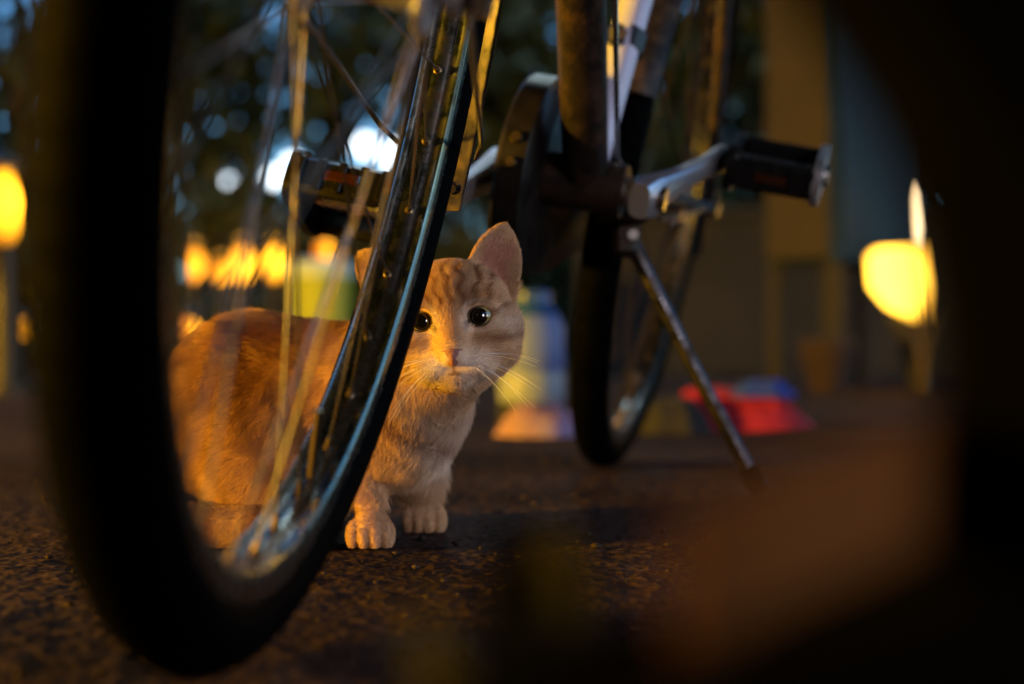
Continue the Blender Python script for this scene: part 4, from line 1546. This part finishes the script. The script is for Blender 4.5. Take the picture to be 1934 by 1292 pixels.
GAPS = [gp(545, 318, 10, 0.17), gp(520, 330, 10, 0.12), gp(432, 343, 10, 0.055), gp(690, 285, 10, 0.2), gp(735, 300, 10, 0.16), gp(655, 330, 10, 0.08),
        gp(478, 75, 10, 0.05), gp(520, 30, 10, 0.06), gp(500, 60, 10, 0.04), gp(405, 240, 10, 0.045), gp(725, 180, 10, 0.05), gp(690, 180, 10, 0.045),
        gp(1050, 55, 10, 0.05), gp(1275, 10, 10, 0.06), gp(1295, 5, 10, 0.05), gp(1490, 30, 10, 0.05), gp(1440, 10, 10, 0.04), gp(390, 350, 10, 0.03), gp(870, 345, 10, 0.05), gp(720, 10, 10, 0.05), gp(1525, 0, 10, 0.03), gp(600, 25, 10, 0.04), gp(8, 5, 10, 0.04), gp(1400, 30, 10, 0.03)]
tree('broadleaf_tree', (-3.3, 9.6, 0), 0.16, 2.2, (-3.0, 9.8, 2.4), (1.7, 1.5, 1.9), 7000, 0.085, 'dark tree at the far left behind the front tyre', gaps=GAPS, seed=3)
tree('broadleaf_tree', (-1.35, 10.6, 0), 0.14, 2.3, (-1.4, 10.4, 2.3), (1.6, 1.4, 1.8), 8000, 0.08, 'dark tree seen through the spokes with sky between its leaves', gaps=GAPS, seed=4)
tree('broadleaf_tree', (0.35, 10.2, 0), 0.13, 2.2, (0.4, 10.2, 2.4), (1.6, 1.4, 1.9), 8000, 0.08, 'dark tree behind the down tube and seat tube', gaps=GAPS, seed=5)
tree('broadleaf_tree', (1.55, 9.0, 0), 0.09, 2.3, (2.3, 9.6, 2.3), (1.7, 1.4, 1.9), 8000, 0.08, 'dark tree above the grey wall left of the cabinet', gaps=GAPS, seed=6)
tree('broadleaf_tree', (4.6, 8.4, 0), 0.16, 2.2, (4.4, 8.6, 2.5), (1.9, 1.6, 2.0), 6000, 0.09, 'dark tree at the far right behind the cabinet', gaps=GAPS, seed=8)
# unseen trees added overhead and around to block skylight
tree('blocker_tree', (2.9, 2.6, 0), 0.17, 3.0, (1.7, 1.2, 4.0), (2.6, 2.5, 0.9), 12000, 0.17, 'added sky-blocking tree whose crown hangs over the bicycle', seed=9, group='added trees that block skylight')
tree('blocker_tree', (-3.4, -1.6, 0), 0.18, 3.0, (-2.0, -0.2, 3.8), (2.9, 3.4, 1.1), 14000, 0.17, 'added sky-blocking tree behind the camera', seed=10, group='added trees that block skylight')
tree('blocker_tree', (3.6, 6.4, 0), 0.17, 2.6, (2.9, 5.4, 3.1), (1.9, 2.3, 0.7), 9000, 0.16, 'added sky-blocking tree whose crown hangs over the cabinet', seed=14, group='added trees that block skylight')
tree('blocker_tree', (3.8, -1.9, 0), 0.17, 3.0, (2.6, -1.4, 3.9), (2.4, 2.4, 1.0), 9000, 0.17, 'added sky-blocking tree behind the camera on the right', seed=13, group='added trees that block skylight')
tree('blocker_tree', (-3.6, 4.6, 0), 0.18, 3.0, (-3.2, 4.2, 3.8), (2.1, 2.6, 1.0), 11000, 0.17, 'added sky-blocking tree out of view on the left', seed=12, group='added trees that block skylight')


def leafscreen(x0, x1, y0, y1, h, n, size, label, seed):  # unseen foliage boxes added to keep skylight out
    g = np.random.default_rng(seed)
    e = empty('leafscreen', ((x0 + x1) / 2, (y0 + y1) / 2, 0))
    tag(e, label, 'leafscreen', 'added foliage screens that block skylight')
    P = np.stack([g.uniform(x0, x1, n), g.uniform(y0, y1, n), g.uniform(0.03, h, n)], -1)
    P[:, 2] += 0.08 * np.sin(P[:, 0] * 3.1) * (P[:, 2] > h * 0.8)
    a = g.normal(size=(n, 3)); a /= np.linalg.norm(a, axis=1)[:, None]
    b_ = np.cross(a, g.normal(size=(n, 3))); b_ /= np.linalg.norm(b_, axis=1)[:, None]
    s_ = size * (0.6 + 0.8 * g.random(n))[:, None]
    V = np.stack([P - a * s_, P + b_ * s_ * 0.5, P + a * s_, P - b_ * s_ * 0.5], 1).reshape(-1, 3)
    np_mesh('foliage', V - np.array(e.location), np.arange(n * 4).reshape(n, 4), M['leaf'], e, smooth=False)


leafscreen(-4.5, 1.6, -1.9, -1.2, 2.6, 9000, 0.13, 'added light-blocking hedge behind the camera', 21)
leafscreen(3.4, 3.9, -2.4, -0.95, 1.9, 3000, 0.13, 'added light-blocking hedge along the right, out of view', 23)
leafscreen(-4.6, -4.0, -1.2, 5.5, 2.4, 8000, 0.13, 'added light-blocking hedge along the left, out of view', 22)


def bush(c, r, n, size, label, mt, seed, gaps=()):
    e = empty('bush', (c[0], c[1], 0))
    tag(e, label, 'bush', 'bushes behind the bollard lamps')
    V, Q_ = leaves((c[0], c[1], r[2] * 0.55), r, n, size, gaps, seed=seed, hollow=0.2)
    np_mesh('foliage', V - np.array((c[0], c[1], 0)), Q_, M[mt], e, smooth=False)
    b = MB()
    g = random.Random(seed)
    for k in range(5):
        a = g.uniform(0, 6.28)
        b.tube([(0.04 * math.cos(a), 0.04 * math.sin(a), 0), (r[0] * .3 * math.cos(a), r[1] * .3 * math.sin(a), r[2] * .7)], [0.015, 0.006], 6)
    b.build('stem', M['bark'], e)


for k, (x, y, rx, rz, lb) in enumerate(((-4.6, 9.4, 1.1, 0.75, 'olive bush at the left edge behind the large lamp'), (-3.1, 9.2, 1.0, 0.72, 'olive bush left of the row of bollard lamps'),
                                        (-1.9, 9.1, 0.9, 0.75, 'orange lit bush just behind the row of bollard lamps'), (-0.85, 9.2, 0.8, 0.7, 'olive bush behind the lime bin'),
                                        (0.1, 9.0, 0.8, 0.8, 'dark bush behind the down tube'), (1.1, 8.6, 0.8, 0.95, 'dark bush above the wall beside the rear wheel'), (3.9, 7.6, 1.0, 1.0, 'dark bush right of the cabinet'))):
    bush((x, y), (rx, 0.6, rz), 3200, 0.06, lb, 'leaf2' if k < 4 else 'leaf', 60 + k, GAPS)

# ------------------------------------------------------------------ near foreground: bag and weed
pb = Vector((0.13, 0.26, 0))
bag = empty('shoulder_bag', pb)
tag(bag, 'black shoulder bag close to the lens at the right, far out of focus', 'bag')
prof = [(0.0, -0.035), (0.06, -0.03), (0.088, -0.022), (0.0965, -0.004), (0.103, 0.0285), (0.110, 0.054), (0.1215, 0.068), (0.139, 0.0713), (0.156, 0.070), (0.173, 0.067), (0.190, 0.060), (0.207, 0.049), (0.225, 0.035), (0.26, 0.01), (0.30, 0.0)]
v, fs = [], []
m_ = 10
dB = 0.23
for z, xl in prof:
    xr = 0.27
    ring = [(xl, dB), (xl + 0.01, dB - 0.012), (xl + 0.05, dB - 0.02), (xr - 0.05, dB - 0.02), (xr, dB), (xr, dB + 0.06), (xr - 0.05, dB + 0.09), (xl + 0.06, dB + 0.08), (xl + 0.012, dB + 0.03), (xl + 0.001, dB + 0.012)]
    v += [(x, y, z) for x, y in ring]
for i in range(len(prof) - 1):
    for k in range(m_):
        fs.append((i * m_ + k, i * m_ + (k + 1) % m_, i * m_ + m_ + (k + 1) % m_, i * m_ + m_ + k))
fs.append(tuple(range(m_ - 1, -1, -1))); fs.append(tuple(len(v) - m_ + k for k in range(m_)))
b = MB(); b.add(v, fs)
b.build('body', M['bagmat'], bag, org=pb)
# tan strap looping out of the bag's side
b = MB()
path = [(0.074, 0.238, 0.131), (0.064, 0.226, 0.130), (0.053, 0.216, 0.1275), (0.040, 0.207, 0.1245), (0.029, 0.200, 0.1205), (0.023, 0.200, 0.1185)]
for dz in (0,):
    v, fs = [], []
    for i, (x, y, z) in enumerate(path):
        hw = 0.0100
        v += [(x, y - 0.002, z - hw), (x, y - 0.002, z + hw), (x, y + 0.002, z + hw), (x, y + 0.002, z - hw)]
    for i in range(len(path) - 1):
        for k in range(4):
            fs.append((i * 4 + k, i * 4 + (k + 1) % 4, i * 4 + 4 + (k + 1) % 4, i * 4 + 4 + k))
    fs.append((3, 2, 1, 0)); fs.append(tuple(len(v) - 4 + k for k in range(4)))
    b.add(v, fs)
so = b.build('strap', M['tan'], bag, org=pb)
so['label'] = 'tan leather strap of the bag, blurred to a brown patch'

M['weed'] = mat('weed_leaf', (0.009, 0.009, 0.006), 0.8, spec=0.1)
wb = Vector((0.004, 0.262, 0))
wd = empty('weed', wb)
tag(wd, 'dark weed tuft growing close to the lens, blurred to a dark smudge', 'weed')
g = random.Random(5)
for k in range(20):
    a = g.uniform(0, 6.28)
    hgt = g.uniform(0.07, 0.138)
    lean_ = g.uniform(0.002, 0.012) + (0.142 - hgt) * 0.75
    wv = g.uniform(0.007, 0.012)
    v, fs = [], []
    for i in range(7):
        s = i / 6
        c = Vector((math.cos(a) * (0.003 + lean_ * s * s), math.sin(a) * (0.003 + lean_ * s * s), hgt * s * (1 - 0.12 * s)))
        hw = wv * (0.5 + 1.6 * s * (1 - s) + 0.2 * (1 - s)) * (1 if i < 6 else 0.15)
        pr = Vector((-math.sin(a), math.cos(a), 0))
        nn = Vector((math.cos(a), math.sin(a), 0))
        v += [c - pr * hw, c + nn * 0.0006, c + pr * hw, c - nn * 0.0006]
    for i in range(6):
        for q_ in range(4):
            fs.append((i * 4 + q_, i * 4 + (q_ + 1) % 4, i * 4 + 4 + (q_ + 1) % 4, i * 4 + 4 + q_))
    b = MB(); b.add(v, fs)
    b.build('leaf', M['weed'], wd)

# dry grass standing before the lantern
M['straw'] = mat('dry_grass', (0.16, 0.11, 0.035), 0.8)
gb = at(1752, 560, 4.1)
dg = empty('grass_tuft', (gb.x, gb.y, 0))
tag(dg, 'dry grass tuft standing before the right side of the yellow lantern', 'grass')
g = random.Random(17)
for k in range(26):
    a = g.uniform(0, 6.28)
    h_ = g.uniform(0.2, 0.43)
    l_ = g.uniform(0.01, 0.10)
    b = MB()
    b.tube([(0.015 * math.cos(a), 0.015 * math.sin(a), 0), (0.3 * l_ * math.cos(a), 0.3 * l_ * math.sin(a), h_ * 0.55), (l_ * math.cos(a), l_ * math.sin(a), h_)], [0.004, 0.0045, 0.0008], 5, flat=(1, 0.4))
    b.build('blade', M['straw'], dg)
